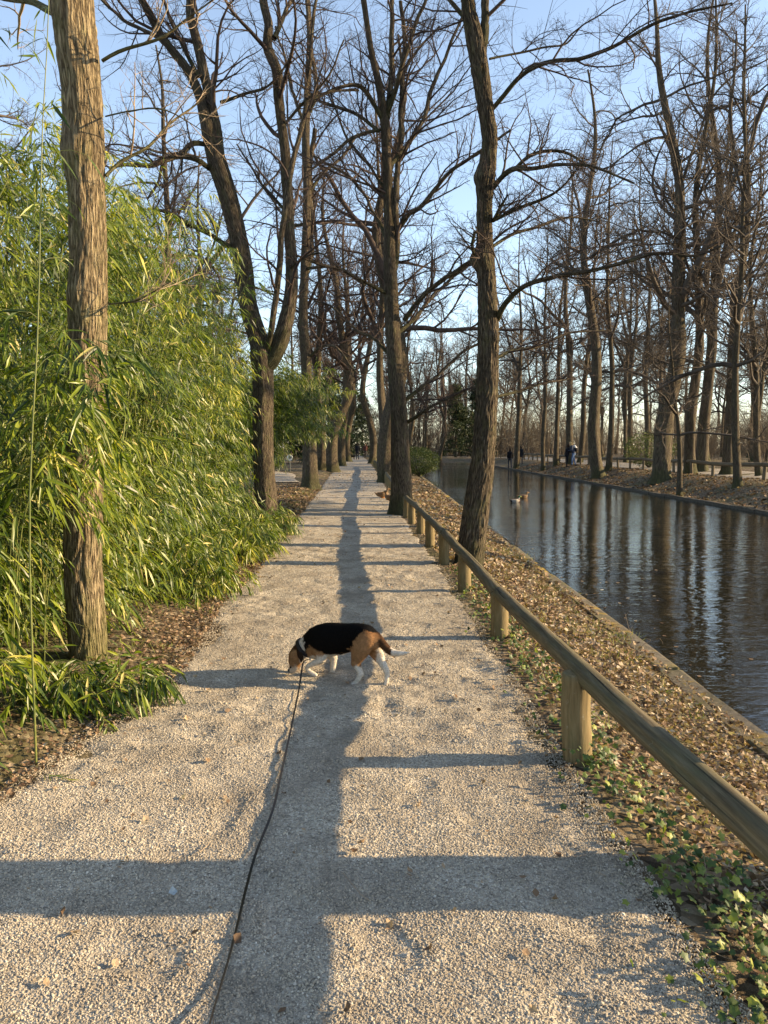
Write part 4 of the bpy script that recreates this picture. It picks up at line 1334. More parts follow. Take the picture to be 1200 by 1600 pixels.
mb = MB()
n = 4500
Y = rng.uniform(22, 70, n); x = FAR_EDGE + .1 + rng.uniform(0, 3.6, n)
scatter_leaves(mb, x, Y, gz(x, Y) + .02, rng.uniform(.07, .15, n), .6, rng.beta(1.3, 3.2, n))  # low tints put the shade of the slope into the leaf colour
tag(link('leaf_litter', mb.data('leaf_litter', M['dry_leaf'], False)), 'brown leaf litter, tinted dark for shade, on the slope of the far bank', 'fallen leaves', kind='stuff')


def ivy_patch(x, Y, z, size):
    n = len(x)
    ang = np.array([0, 38, 62, 95, 130, 180, 230, 265, 298, 322]) * math.pi / 180
    rr = np.array([1.0, .60, .88, .55, .72, .34, .72, .55, .88, .60])
    az = rng.uniform(0, 2 * np.pi, n)
    N = norm(np.array([.25, -.35, 1.0]) + rng.normal(0, .6, (n, 3)))
    D = np.stack([np.cos(az), np.sin(az), np.zeros(n)], -1)
    D = norm(D - (D * N).sum(-1, keepdims=True) * N); S = np.cross(N, D)
    P = np.stack([x, Y, z], -1)
    ring = P[:, None] + size[:, None, None] * rr[None, :, None] * (D[:, None] * np.cos(ang)[None, :, None] + S[:, None] * np.sin(ang)[None, :, None]) - N[:, None] * (size[:, None, None] * .18 * rr[None, :, None])
    V = np.concatenate([P[:, None], ring], 1)
    k_ = np.arange(10)
    F = (np.stack([np.zeros(10, int), 1 + k_, 1 + (k_ + 1) % 10], -1)[None] + np.arange(n)[:, None, None] * 11).reshape(-1, 3)
    return V.reshape(-1, 3), F


mb = MB()
for (a, b, n, w, dn) in ((1.25, 2.2, 780, .24, .3), (2.2, 2.75, 380, .2, .25), (2.75, 4.2, 620, .16, .5), (4.2, 6.6, 700, .16, .5), (6.6, 9.5, 620, .16, .5)):
    Y = rng.uniform(a, b, n)
    x = fence_x(Y) + .08 + rng.normal(0, w * .62, n)
    keep = vnoise(x * 4, Y * 3.0, 3.7) + rng.uniform(-.2, .4, n) > .25 + dn * .5
    x, Y = x[keep], Y[keep]; m = len(x)
    s = rng.uniform(.008, .026, m)
    V, F = ivy_patch(x, Y, np.maximum(gz(x, Y), path_z(x, Y)) + .02 + rng.uniform(0, 1, m) ** 2 * .09, s)
    mb.add(V, F, None, tint=np.repeat(np.clip(rng.beta(1.8, 1.5, m) * np.clip(.5 + vnoise(x * 3.5, Y * 3.5, 21.0), 0, 1.25), 0, 1), 11))
tag(link('ivy', mb.data('ivy', M['ivy_leaf'], False)), 'green ivy and leafy ground cover at the foot of the log fence', 'ivy', kind='stuff')


def blades(cx, cy, n, spread, hr, zf=gz):
    r = np.abs(rng.normal(0, spread, n)); az = rng.uniform(0, 6.28, n)
    x = cx + r * np.cos(az); Y = cy + r * np.sin(az)
    P = np.stack([x, Y, zf(x, Y)], -1)
    D = norm(np.stack([np.cos(az) * .5, np.sin(az) * .5, np.ones(n)], -1) + rng.normal(0, .25, (n, 3)))
    L = rng.uniform(hr[0], hr[1], n)
    return leaf_geo(P, D, L, np.full(n, .0028) + L * .004, norm(rng.normal(0, 1, (n, 3))), rng.uniform(.1, .8, n), False)


mb = MB()
for (cx, cy, n, sp, hr) in ([(2.34, 7.5, 220, .10, (.06, .16)), (2.36, 9.9, 160, .12, (.05, .13)), (2.3, 13.0, 200, .2, (.06, .18))] +
                            [(float(rng.uniform(1.1, 2.35)), float(rng.uniform(2.5, 16)), 26, .08, (.05, .16)) for _ in range(90)] +
                            [(float(left_x(y)) - float(rng.uniform(.0, .5)), float(y), 30, .1, (.05, .16)) for y in rng.uniform(4.5, 32, 90)]):
    V, F, kk = blades(cx, cy, n, sp, hr)
    mb.add(V, F, None, tint=np.repeat(np.clip(rng.beta(1.6, 1.4, n), 0, 1), kk))
tag(link('grass', mb.data('grass', M['grass'], False)), 'short tufts of grass and dry blades on the verges', 'grass', kind='stuff')

# dry stalks and fallen twigs on the bank and the gravel
mb = MB()
n = 420
Y = rng.uniform(1.6, 16, n); onp = rng.uniform(0, 1, n) < .42
x = np.where(onp, left_x(Y) + (fence_x(Y) - left_x(Y)) * rng.uniform(-.1, 1.05, n), fence_x(Y) + (NEAR_EDGE - .15 - fence_x(Y)) * rng.uniform(0, 1, n))
z = np.where(onp, path_z(x, Y), gz(x, Y)) + .012
az = rng.uniform(0, 6.28, n)
D = np.stack([np.cos(az), np.sin(az), np.where(onp, .02, rng.uniform(.0, .35, n))], -1)
P, Rd = grow(np.stack([x, Y, z], -1), D, np.where(onp, rng.uniform(.03, .14, n), rng.uniform(.08, .4, n)), np.full(n, .0019), 4, .12, 0, .5)
P[..., 2] = np.maximum(P[..., 2], z[:, None])
V, Qd, bk = tubes(P, Rd, 4); mb.add(V, None, Qd, bark=bk)
tag(link('fallen_twigs', mb.data('fallen_twigs', M['twig_pale'], True, {'bark': 'vec'})), 'thin dry twigs scattered over gravel and bank', 'twigs', kind='stuff')

# upright dry stems on the bank
for i, (px, py, Y, h) in enumerate(((602, 0, 9.0, .5), (0, 0, 6.6, .42), (0, 0, 12.5, .55))):
    x = (1.75, 2.2, 2.15)[i]
    base = np.array([x, Y, float(gz(x, Y))])
    P, Rd = grow(np.array([[0, 0, 0], [.02, .03, 0], [-.03, .01, 0]]), np.array([[.1, 0, 1], [-.2, .1, 1], [.3, -.1, 1]]), np.array([h, h * .8, h * .9]), np.full(3, .003), 7, .10, 0, .4)
    mb = MB(); V, Qd, bk = tubes(P, Rd, 5); mb.add(V, None, Qd, bark=bk)
    branch_out(mb, mb, P, Rd, np.array([h, h, h]), [dict(k=5, t0=.3, ratio=.3, nseg=3, gnarl=.15, up=.05, S=3, rmin=.0012)])
    o = link('dry_stem', mb.data('dry_stem', M['twig_pale'], True, {'bark': 'vec'})); o.location = base
    tag(o, ('dry branching stem on the leafy bank below the leaning tree', 'dry branching stem beside the canal kerb, nearest the camera', 'dry branching stem beside the kerb beyond the leaning tree')[i], 'dry plant')

mb = MB()
n = 150
Y = rng.uniform(4, 40, n); x = NEAR_EDGE + .12 + np.abs(rng.normal(0, 1.1, n))
scatter_leaves(mb, x, Y, np.full(n, WATER_Z + .006), rng.uniform(.03, .06, n), .06)
mb.V = [np.stack([v[:, 0], v[:, 1], WATER_Z + .004 + (v[:, 2] - WATER_Z) * .15], -1) for v in mb.V]
tag(link('floating_leaves', mb.data('floating_leaves', M['dry_leaf'], False)), 'dead leaves floating on the canal along the kerb', 'fallen leaves', kind='stuff')

# conifers and shrubs in the distance
def needle_mass(parent, name, base, pts, size, mat):
    n = len(pts)
    D = norm(rng.normal(0, 1, (n, 3)) + np.array([0, 0, -.2]))
    V, F, kk = leaf_geo(pts, D, rng.uniform(.6, 1.3, n) * size, rng.uniform(.12, .2, n) * size, norm(rng.normal(0, 1, (n, 3)) + np.array([.4, -.3, .6])), rng.uniform(0, .4, n), False)
    mb = MB(); mb.add(V, F, None, tint=np.repeat(np.clip(rng.beta(1.6, 2, n), 0, 1), kk))
    o = link(name, mb.data(name, M[mat], False), parent); o['kind'] = 'stuff'


def conifer(x, Y, h, r, label, n=9000, group=None):
    root = empty('conifer_tree', (x, Y, float(gz(x, Y))))
    tag(root, label, 'conifer', group)
    mb = MB()
    P = np.stack([np.zeros(14), np.zeros(14), np.linspace(-.1, h * .97, 14)], -1)
    V, Qd, bk = tubes(P[None], np.linspace(h * .02, .02, 14)[None], 8); mb.add(V, None, Qd, bark=bk)
    link('trunk', mb.data('trunk', M['bark_far'], True, {'bark': 'vec'}), root)
    nb = int(h * 11)
    t = rng.uniform(.03, .98, nb) ** .85
    az = rng.uniform(0, 6.28, nb)
    L = r * (1.03 - t) ** .75 * rng.uniform(.6, 1.25, nb)
    D = np.stack([np.cos(az), np.sin(az), rng.uniform(-.1, .3, nb)], -1)
    Bp, Br = grow(np.stack([0 * t, 0 * t, t * h], -1), D, L, np.full(nb, .03), 6, .08, -.06, .3)
    u = rng.uniform(.15, 1, n); bi = rng.integers(0, nb, n)
    f = u * 6; i = np.minimum(f.astype(int), 5); w = (f - i)[:, None]
    p = Bp[bi, i] * (1 - w) + Bp[bi, i + 1] * w + rng.normal(0, .16, (n, 3)) * np.array([1, 1, .6])
    needle_mass(root, 'crown', None, p, .34, 'conifer')


conifer(at(712, 700, 101)[0], 101, 9.5, 4.2, 'wide dark conifer at the end of the canal')
conifer(at(745, 700, 108)[0], 108, 11, 4.5, 'taller dark conifer behind the leaning trunk at the canal end')
conifer(at(548, 700, 96)[0], 96, 12, 3.6, 'dark conifer left of the far end of the path')
conifer(at(531, 700, 84)[0] - 1.5, 88, 11, 3.8, 'dark conifer behind the far left row of trunks')
conifer(at(566, 700, 122)[0], 122, 10, 3.4, 'dark conifer closing the far end of the path')
conifer(at(476, 700, 62)[0], 62, 6, 2.8, 'low dark conifer left of the path beyond the side path')


def shrub(x, Y, h, r, label, n=3500, mat='shrub_leaf', size=.13):
    z = float(gz(x, Y))
    root = empty('shrub', (x, Y, max(z, WATER_Z)))
    tag(root, label, 'shrub')
    m = 24
    D = np.stack([rng.normal(0, .7, m), rng.normal(0, .7, m), np.ones(m)], -1)
    P, Rd = grow(np.zeros((m, 3)), D, rng.uniform(.6, 1.1, m) * h, np.full(m, .014), 6, .1, .02, .3)
    mb = MB(); V, Qd, bk = tubes(P, Rd, 4); mb.add(V, None, Qd, bark=bk)
    link('stems', mb.data('stems', M['twig'], True, {'bark': 'vec'}), root)
    q = rng.normal(0, 1, (n, 3)); q = norm(q) * rng.uniform(.45, 1, (n, 1)) ** .5
    q = q * np.array([r, r, h * .5]) * (0.8 + .4 * vnoise(q[:, 0] * 2.5, q[:, 1] * 2.5, q[:, 2] * 2.5))[:, None] + np.array([0, 0, h * .52])
    needle_mass(root, 'foliage', None, q, size, mat)


shrub(at(655, 720, 50)[0], 50, 1.9, 1.25, 'rounded green shrub overhanging the water at the near bank', 6000)
shrub(at(590, 715, 76)[0] + .8, 76, 2.2, 1.2, 'green shrub behind the far trunks on the right of the path')
shrub(at(470, 720, 40)[0] - 2.6, 44, 1.2, 1.1, 'small dark shrub beside the side path')
shrub(at(1015, 690, 47)[0], 47, 2.2, 1.6, 'evergreen shrub behind the path, left of the thickest trunk', 4000)

# ------------------------------------------------------------------ log fence along the path
def log_mesh(p0, p1, r0, r1, S, mat, seed, rings=26, crack=None, wob=.003, dome=.012):
    p0, p1 = np.array(p0, float), np.array(p1, float)
    L = np.linalg.norm(p1 - p0)
    t = np.linspace(0, 1, rings)
    P = p0 + (p1 - p0) * t[:, None]
    sag = np.stack([(vnoise(t * 3, seed) - .5) * wob * 4, t * 0, (vnoise(t * 3, seed + 7) - .5) * wob * 4], -1)
    P = P + sag
    Rd = r0 + (r1 - r0) * t
    V, Qd, bk = tubes(P[None], Rd[None], S)
    Vr = V.reshape(rings, S, 3); b = bk.reshape(rings, S, 3)
    od = norm(Vr - P[:, None])
    d = (vnoise(b[..., 0] * 14, b[..., 1] * 14, b[..., 2] * 2.2 + seed) - .5) * wob * 2.2 + (vnoise(b[..., 0] * 60, b[..., 1] * 60, b[..., 2] * 3 + seed) - .5) * wob * .6
    if crack:
        for (c, c_w, dep, a0, a1) in crack:
            ang = np.arange(S) * 2 * np.pi / S
            drift = (vnoise(t * 5, seed + c * 3) - .5) * .35
            dd = np.abs((ang[None] - c - drift[:, None] + np.pi) % (2 * np.pi) - np.pi)
            d = d - dep * np.exp(-(dd / c_w) ** 2) * smooth01((t - a0) / .08)[:, None] * smooth01((a1 - t) / .08)[:, None]
    Vr = Vr + od * d[..., None]
    V = Vr.reshape(-1, 3)
    mb = MB()
    # ends: rounded over, then a cap
    ax = norm((p1 - p0)[None])[0]
    e0 = P[0] + (Vr[0] - P[0]) * .8 - ax * dome * .5
    e1 = P[-1] + (Vr[-1] - P[-1]) * .8 + ax * dome * .5
    V = np.vstack([V, e0, e1, P[0] - ax * dome * .6, P[-1] + ax * dome * .6])
    nV = rings * S
    j = np.arange(S); jn = (j + 1) % S
    Q2 = np.vstack([np.stack([nV + j, nV + jn, jn, j], -1), np.stack([(rings - 1) * S + j, (rings - 1) * S + jn, nV + S + jn, nV + S + j], -1)])
    c0 = nV + 2 * S
    T = np.vstack([np.stack([np.full(S, c0), nV + jn, nV + j], -1), np.stack([np.full(S, c0 + 1), nV + S + j, nV + S + jn], -1)])
    bk = np.vstack([bk, b[0] * .8, b[-1] * .8, b[0].mean(0), b[-1].mean(0)])
    mb.add(V, T, np.vstack([Qd, Q2]), bark=bk)
    return mb.data('log', mat, True, {'bark': 'vec'})


fence = empty('log_fence', (1.0, 3.7, 0))
tag(fence, 'low rustic fence of round logs along the right of the path', 'log fence')
PY = [-.9, 1.3, 3.7, 6.15, 8.2, 10.2, 12.0, 13.8, 15.6, 17.0]
fo = np.array([1.0, 3.7, 0])
rail_top = {1.3: .50, 3.7: .485, 6.15: .405, 8.2: .425, 10.2: .435, 12.0: .44, 13.8: .45, 15.6: .46, 17.0: .46}
def rz_at(Y): return .02 + float(np.interp(Y, [-.9] + sorted(rail_top), [.5] + [rail_top[q] for q in sorted(rail_top)]))
for i, Y in enumerate(PY):
    x = float(fence_x(Y)); z = float(path_z(x, Y)) - .15
    top = rz_at(Y) - .054
    tl = rng.normal(0, .012, 2)
    me = log_mesh(np.array([x - .0, Y, z]) - fo, np.array([x + tl[0], Y + tl[1], top]) - fo, .074, .071, 30, M['post'], 3.1 * i + 1, 20, [(1.2 + i, .12, .006, .1, .95)], .003)
    o = link('post', me, fence)
cuts = [(-1.2, 2.3), (2.3, 6.15), (6.15, 10.2), (10.2, 13.8), (13.8, 17.15)]
cuts = [(-1.6, 6.13), (6.17, 10.2), (10.24, 13.8), (13.84, 17.2)]
for i, (a, b) in enumerate(cuts):
    # a rail is laid along the (slightly bending) line of posts
    m = 9
    Ys = np.linspace(a, b, 60)
    P = np.stack([fence_x(Ys), Ys, np.array([rz_at(y) for y in Ys]) - .054], -1)
    ker = np.ones(9) / 9
    for c in (0, 2): P[:, c] = np.convolve(np.pad(P[:, c], 4, mode='edge'), ker, 'valid')
    me = log_mesh(P[0] - fo, P[-1] - fo, (.053 if i == 0 else .055), .053, 40, M['rail'], 9.3 * i + 2, 60, [(1.9, .09, .010, .05, .62), (2.6, .07, .007, .4, .95), (1.2, .07, .006, .2, .7)] if i == 0 else [(2.2 + i, .1, .006, .1, .8)], .0035)
    # bend the straight log to the line
    co = np.empty(len(me.vertices) * 3, np.float32); me.vertices.foreach_get('co', co); co = co.reshape(-1, 3)
    lin = (P[0] - fo) + (P[-1] - P[0]) * ((co[:, 1:2] + fo[1] - P[0, 1]) / (P[-1, 1] - P[0, 1]))
    cur = np.stack([np.interp(co[:, 1] + fo[1], Ys, P[:, 0]) - fo[0], co[:, 1], np.interp(co[:, 1] + fo[1], Ys, P[:, 2]) - fo[2]], -1)
    co = co + (cur - lin) * np.array([1, 0, 1])
    me.vertices.foreach_set('co', co.astype(np.float32).ravel()); me.update()
    link('rail', me, fence)

# the fence goes on beyond the straight tree
fence2 = empty('log_fence', (.3, 19, 0))
tag(fence2, 'continuation of the log fence beyond the straight tall tree', 'log fence')
f2 = np.array([.3, 19., 0])
Yp = np.arange(18.8, 60, 2.1)
for i, Y in enumerate(Yp):
    x = float(fence_x(Y)); z = float(gz(x, Y))
    link('post', log_mesh(np.array([x, Y, z - .1]) - f2, np.array([x, Y, z + .40]) - f2, .07, .068, 12, M['post'], i * 2.7, 6), fence2)
for i in range(0, len(Yp) - 2, 2):
    a, b = Yp[i], Yp[min(i + 2, len(Yp) - 1)]
    p = [np.array([float(fence_x(y)), y + dy, float(gz(fence_x(y), y)) + .43]) for y, dy in ((a, .02), (b, -.02))]
    link('rail', log_mesh(p[0] - f2, p[1] - f2, .062, .06, 14, M['rail'], i * 1.9 + 40, 16), fence2)

# fence on the far bank
fence3 = empty('timber_fence', (14.9, 30, .2))
tag(fence3, 'long low timber fence running along the far bank', 'timber fence')
f3 = np.array([14.9, 30, .2])
Yp = np.arange(25.5, 92, 2.35)
FX = 14.9
for i, Y in enumerate(Yp):
    z = float(gz(FX, Y))
    link('post', log_mesh(np.array([FX, Y, z - .1]) - f3, np.array([FX + rng.normal(0, .02), Y, z + .58]) - f3, .075, .07, 10, M['far_fence'], i * 1.3, 5), fence3)
for i in range(0, len(Yp) - 1):
    z0, z1 = float(gz(FX, Yp[i])) + .62, float(gz(FX, Yp[i + 1])) + .62
    link('rail', log_mesh(np.array([FX, Yp[i] + .01, z0]) - f3, np.array([FX, Yp[i + 1] - .01, z1]) - f3, .085, .085, 10, M['far_fence'], i * 2.3 + 5, 8), fence3)
fence4 = empty('timber_fence', (8, 99, .2))
tag(fence4, 'thin post and rail fence across the end of the canal', 'timber fence')
f4 = np.array([8, 99, .2])
for i, x in enumerate(np.arange(1.5, 15, 2.6)):
    z = float(gz(x, 99))
    link('post', log_mesh(np.array([x, 99, z - .1]) - f4, np.array([x, 99, z + .95]) - f4, .07, .065, 8, M['far_fence'], i, 5), fence4)
    if x < 13: link('rail', log_mesh(np.array([x, 99, z + .98]) - f4, np.array([x + 2.6, 99, float(gz(x + 2.6, 99)) + .98]) - f4, .05, .05, 8, M['far_fence'], i + 9, 6), fence4)


# ------------------------------------------------------------------ bodies grown as one skin
def chain(mb, pts, rad, flat=1.0, side=None, n=22, S=16):
    """a tapering limb with round ends; flat scales its width along the side axis"""
    P, Rd = resample(np.array(pts, float), np.array(rad, float), n)
    fl = np.interp(np.linspace(0, 1, n), np.linspace(0, 1, len(np.atleast_1d(flat))) if np.size(flat) > 1 else [0, 1], flat if np.size(flat) > 1 else [flat, flat])
    T = norm(np.gradient(P, axis=0))
    sd = np.array(side if side is not None else (0, 1, 0), float)
    N = norm(sd[None] - (T @ sd)[:, None] * T)
    B = np.cross(T, N)
    # round caps
    rings_p, rings_r, rN, rB, rf = [], [], [], [], []
    for q in (80, 55, 28):
        a = R(q); rings_p.append(P[0] - T[0] * Rd[0] * math.sin(a)); rings_r.append(Rd[0] * math.cos(a)); rN.append(N[0]); rB.append(B[0]); rf.append(fl[0])
    for i in range(n): rings_p.append(P[i]); rings_r.append(Rd[i]); rN.append(N[i]); rB.append(B[i]); rf.append(fl[i])
    for q in (28, 55, 80):
        a = R(q); rings_p.append(P[-1] + T[-1] * Rd[-1] * math.sin(a)); rings_r.append(Rd[-1] * math.cos(a)); rN.append(N[-1]); rB.append(B[-1]); rf.append(fl[-1])
    rp, rr_, rN, rB, rf = map(np.array, (rings_p, rings_r, rN, rB, rf))
    an = np.linspace(0, 2 * np.pi, S, endpoint=False)
    V = rp[:, None] + rr_[:, None, None] * (rN[:, None] * np.cos(an)[None, :, None] * rf[:, None, None] + rB[:, None] * np.sin(an)[None, :, None])
    m = len(rp)
    idx = np.arange(m * S).reshape(m, S); nx = np.roll(idx, -1, 1)
    Q = np.stack([idx[:-1], nx[:-1], nx[1:], idx[1:]], -1).reshape(-1, 4)
    V = np.vstack([V.reshape(-1, 3), rp[0] - T[0] * Rd[0] * .02, rp[-1] + T[-1] * Rd[-1] * .02])
    j = np.arange(S); jn = (j + 1) % S
    Tr = np.vstack([np.stack([np.full(S, m * S), jn, j], -1), np.stack([np.full(S, m * S + 1), (m - 1) * S + j, (m - 1) * S + jn], -1)])
    mb.add(V, Tr, Q)


def skin(name, mb, voxel, smooth, colour, mat, parent=None, off=(0, 0, 0)):
    """fuses the overlapping limbs into one closed skin, smooths it and colours it by place"""
    me = mb.data(name + '_cage', mat)
    tmp = bpy.data.objects.new(name + '_cage', me)
    COL.objects.link(tmp)
    md = tmp.modifiers.new('r', 'REMESH'); md.mode = 'VOXEL'; md.voxel_size = voxel; md.use_smooth_shade = True
    ms = tmp.modifiers.new('s', 'SMOOTH'); ms.iterations = smooth; ms.factor = .5
    dg = bpy.context.evaluated_depsgraph_get()
    out = bpy.data.meshes.new_from_object(tmp.evaluated_get(dg))
    bpy.data.objects.remove(tmp)
    out.name = name
    nv = len(out.vertices)
    co = np.empty(nv * 3, np.float32); out.vertices.foreach_get('co', co); co = co.reshape(-1, 3).astype(float)
    c = np.ones((nv, 4), np.float32); c[:, :3] = colour(co)
    a = out.color_attributes.new('Col', 'FLOAT_COLOR', 'POINT'); a.data.foreach_set('color', c.ravel())
    co = co - np.array(off); out.vertices.foreach_set('co', co.astype(np.float32).ravel())
    out.polygons.foreach_set('use_smooth', np.ones(len(out.polygons), bool))
    out.materials.clear(); out.materials.append(mat)
    out.update()
    return link(name, out, parent)


# ---- the beagle (measured in a 4x enlargement of the photograph: z = at(400 + zx / 4, 940 + zy / 4, depth))
def dz(zx, zy, Y): return at(400 + zx / 4.0, 940 + zy / 4.0, Y)


DY = 5.02
dog_base = np.array([at(520, 1075, DY)[0], DY, 0.0]); dog_base[2] = float(path_z(dog_base[0], DY))
mm = DY / FPX / 4.0                # metres to one enlarged pixel
fwd = norm(np.array([[-1.0, .36, 0]]))[0]      # the way it faces
sid = np.array([.36, 1.0, 0]) / math.hypot(.36, 1)


def ydep(zx): return 4.93 + (770 - zx) / 560 * .30      # the body runs away from the camera towards the head


mb = MB()
C_ = lambda zx, zy, dy=0.0: dz(zx, zy, ydep(zx) + dy)
px_ = lambda r: r * mm
# trunk: chest, belly, loin, rump
chain(mb, [C_(352, 262), C_(400, 245), C_(455, 238), C_(520, 232), C_(580, 225), C_(640, 222), C_(695, 228), C_(728, 240)],
      [px_(82), px_(104), px_(112), px_(104), px_(92), px_(90), px_(86), px_(66)], .80, sid, 30, 20)
chain(mb, [C_(345, 300), C_(400, 300), C_(470, 290)], [px_(60), px_(66), px_(50)], .75, sid)
# neck and head
chain(mb, [C_(385, 235), C_(335, 268), C_(292, 300), C_(265, 325)], [px_(88), px_(72), px_(58), px_(50)], .82, sid)
chain(mb, [C_(272, 312), C_(256, 342), C_(246, 368)], [px_(54), px_(58), px_(49)], .92, sid)
chain(mb, [C_(247, 365), C_(238, 400), C_(231, 422), C_(226, 436)], [px_(46), px_(33), px_(27), px_(21)], .95, sid)
chain(mb, [C_(256, 375), C_(252, 410), C_(243, 437)], [px_(30), px_(22), px_(13)], .85, sid)
# near front leg, lifted: shoulder - elbow - wrist - paw
chain(mb, [C_(390, 290, -.045), C_(408, 335, -.055), C_(412, 362, -.055)], [px_(56), px_(40), px_(27)], .7, sid)
chain(mb, [C_(412, 360, -.055), C_(370, 382, -.06), C_(326, 402, -.06)], [px_(27), px_(21), px_(16)], .95, sid)
chain(mb, [C_(326, 402, -.06), C_(318, 420, -.06), C_(332, 438, -.06)], [px_(16), px_(14), px_(14)], 1.0, sid)
chain(mb, [C_(330, 434, -.06), C_(352, 450, -.06), C_(372, 459, -.06)], [px_(15), px_(18), px_(15)], 1.05, sid)
# far front leg, standing
chain(mb, [C_(440, 290, .05), C_(478, 345, .055), C_(486, 372, .055)], [px_(50), px_(34), px_(22)], .75, sid)
FY = ydep(440) + .06
chain(mb, [C_(486, 370, .055), C_(480, 420, .058), dz(472, 470, FY)], [px_(22), px_(17), px_(15)], 1.0, sid)
chain(mb, [dz(472, 468, FY), dz(462, 488, FY), dz(440, 497, FY - .01), dz(420, 500, FY - .015)], [px_(16), px_(17), px_(16), px_(12)], 1.1, sid)
# near hind leg (tan thigh), set forward
chain(mb, [C_(676, 238, -.045), C_(655, 290, -.055), C_(634, 345, -.055), C_(622, 385, -.05)], [px_(78), px_(68), px_(46), px_(30)], .62, sid)
AY = 4.925
chain(mb, [C_(622, 383, -.05), C_(640, 415, -.045), dz(656, 455, AY)], [px_(32), px_(24), px_(18)], .9, sid)
chain(mb, [dz(656, 452, AY), dz(634, 490, AY), dz(607, 522, AY)], [px_(19), px_(16), px_(15)], .95, sid)
chain(mb, [dz(607, 520, AY), dz(592, 534, AY), dz(578, 538, AY)], [px_(17), px_(16), px_(12)], 1.15, sid)
# other hind leg (white), trailing
chain(mb, [C_(712, 250, .05), C_(742, 300, .045), C_(768, 345, .04), C_(784, 378, .03)], [px_(66), px_(54), px_(40), px_(27)], .62, sid)
BY = 4.90
chain(mb, [C_(784, 376, .03), C_(805, 412, .01), dz(819, 442, BY + .01)], [px_(28), px_(23), px_(18)], .9, sid)
chain(mb, [dz(819, 440, BY + .01), dz(817, 490, BY), dz(808, 530, BY)], [px_(19), px_(15), px_(15)], .95, sid)
chain(mb, [dz(808, 530, BY), dz(800, 547, BY), dz(786, 553, BY)], [px_(17), px_(17), px_(12)], 1.15, sid)
# tail
chain(mb, [C_(738, 205), C_(772, 232), C_(800, 272), C_(832, 306), C_(870, 322), C_(915, 324), C_(962, 318)], [px_(26), px_(24), px_(25), px_(25), px_(22), px_(17), px_(6)], 1.0, sid)

TAN = np.array([.27, .148, .07]); BLK = np.array([.003, .0025, .0025]); WHT = np.array([.58, .52, .44]); DKT = np.array([.16, .075, .03])


def proj(co):
    c, s = math.cos(PITCH), math.sin(PITCH)
    x, y, z = co[:, 0], co[:, 1], co[:, 2] - CAM_H
    f = y * c - z * s
    return (600 + FPX * x / f - 400) * 4, (800 - FPX * (y * s + z * c) / f - 940) * 4


def fur(co):
    zx, zy = proj(co)
    nz = (vnoise(co[:, 0] * 38, co[:, 1] * 38, co[:, 2] * 38) - .5)
    nf = (vnoise(co[:, 0] * 120, co[:, 1] * 120, co[:, 2] * 160) - .5)
    zx = zx + nz * 26 + nf * 16; zy = zy + nz * 28 + nf * 16
    col = np.tile(TAN, (len(co), 1))

    def put(m, c):
        m = np.clip(m, 0, 1)[:, None]
        col[:] = col * (1 - m) + np.asarray(c) * m

    # saddle
    low = np.interp(zx, [285, 300, 335, 380, 440, 560, 590, 610, 640, 700, 760, 800], [345, 338, 282, 312, 336, 330, 310, 262, 215, 190, 215, 250])
    put((low - zy) / 14 * (zx > 292) * (zx < 800), BLK)
    # haunch darker towards the back
    put((262 - zy) / 60 * (zx > 600) * (zx < 770) * (zy > low - 14) * .6, DKT)
    # belly and chest
    put((zy - 322) / 12 * (zx > 425) * (zx < 575), WHT)
    put((zy - 335) / 14 * (zx < 425) * (zx > 305), WHT * .97)
    # lower legs
    put((zy - 398) / 22 * (zx > 560), WHT)
    put((zx - 742) / 16 * ((zy - 285) / 20).clip(0, 1) * (zx < 845), WHT)
    put((zy - 372) / 14 * (zx > 305) * (zx < 560), WHT)
    # tail
    put(((zx - 755) / 20).clip(0, 1) * (zy < 335) * (zx < 860) * (zy < np.interp(zx, [755, 800, 850], [262, 318, 345])), BLK * 2 + DKT * .35)
    put((zx - 842) / 10, WHT)
    # neck blaze, head
    put(((zx - (249 + (zy - 250) * .16)) / 8).clip(0, 1) * (((300 + (zy - 250) * .12) - zx) / 8).clip(0, 1) * (zy > 215) * (zy < 385), WHT * .95)
    hd = (zx < 262) & (zy > 250)
    put(hd * ((318 - zy) / 26), DKT * .35)
    put(hd * ((zy - 400) / 20), WHT * .8 + TAN * .2)
    put((zx < 214) & (zy > 400) & (zy < 432), BLK * 1.5)
    put((zx < 222) & (zy > 408) & (zy < 424), BLK * 1.5)
    col *= (.82 + .36 * vnoise(co[:, 0] * 90, co[:, 1] * 90, co[:, 2] * 60))[:, None]
    return col


dog = empty('dog', dog_base)
tag(dog, 'black, tan and white beagle sniffing the gravel path with its head down', 'dog')
body = skin('body', mb, .0065, 5, fur, M['fur'], dog, dog_base)


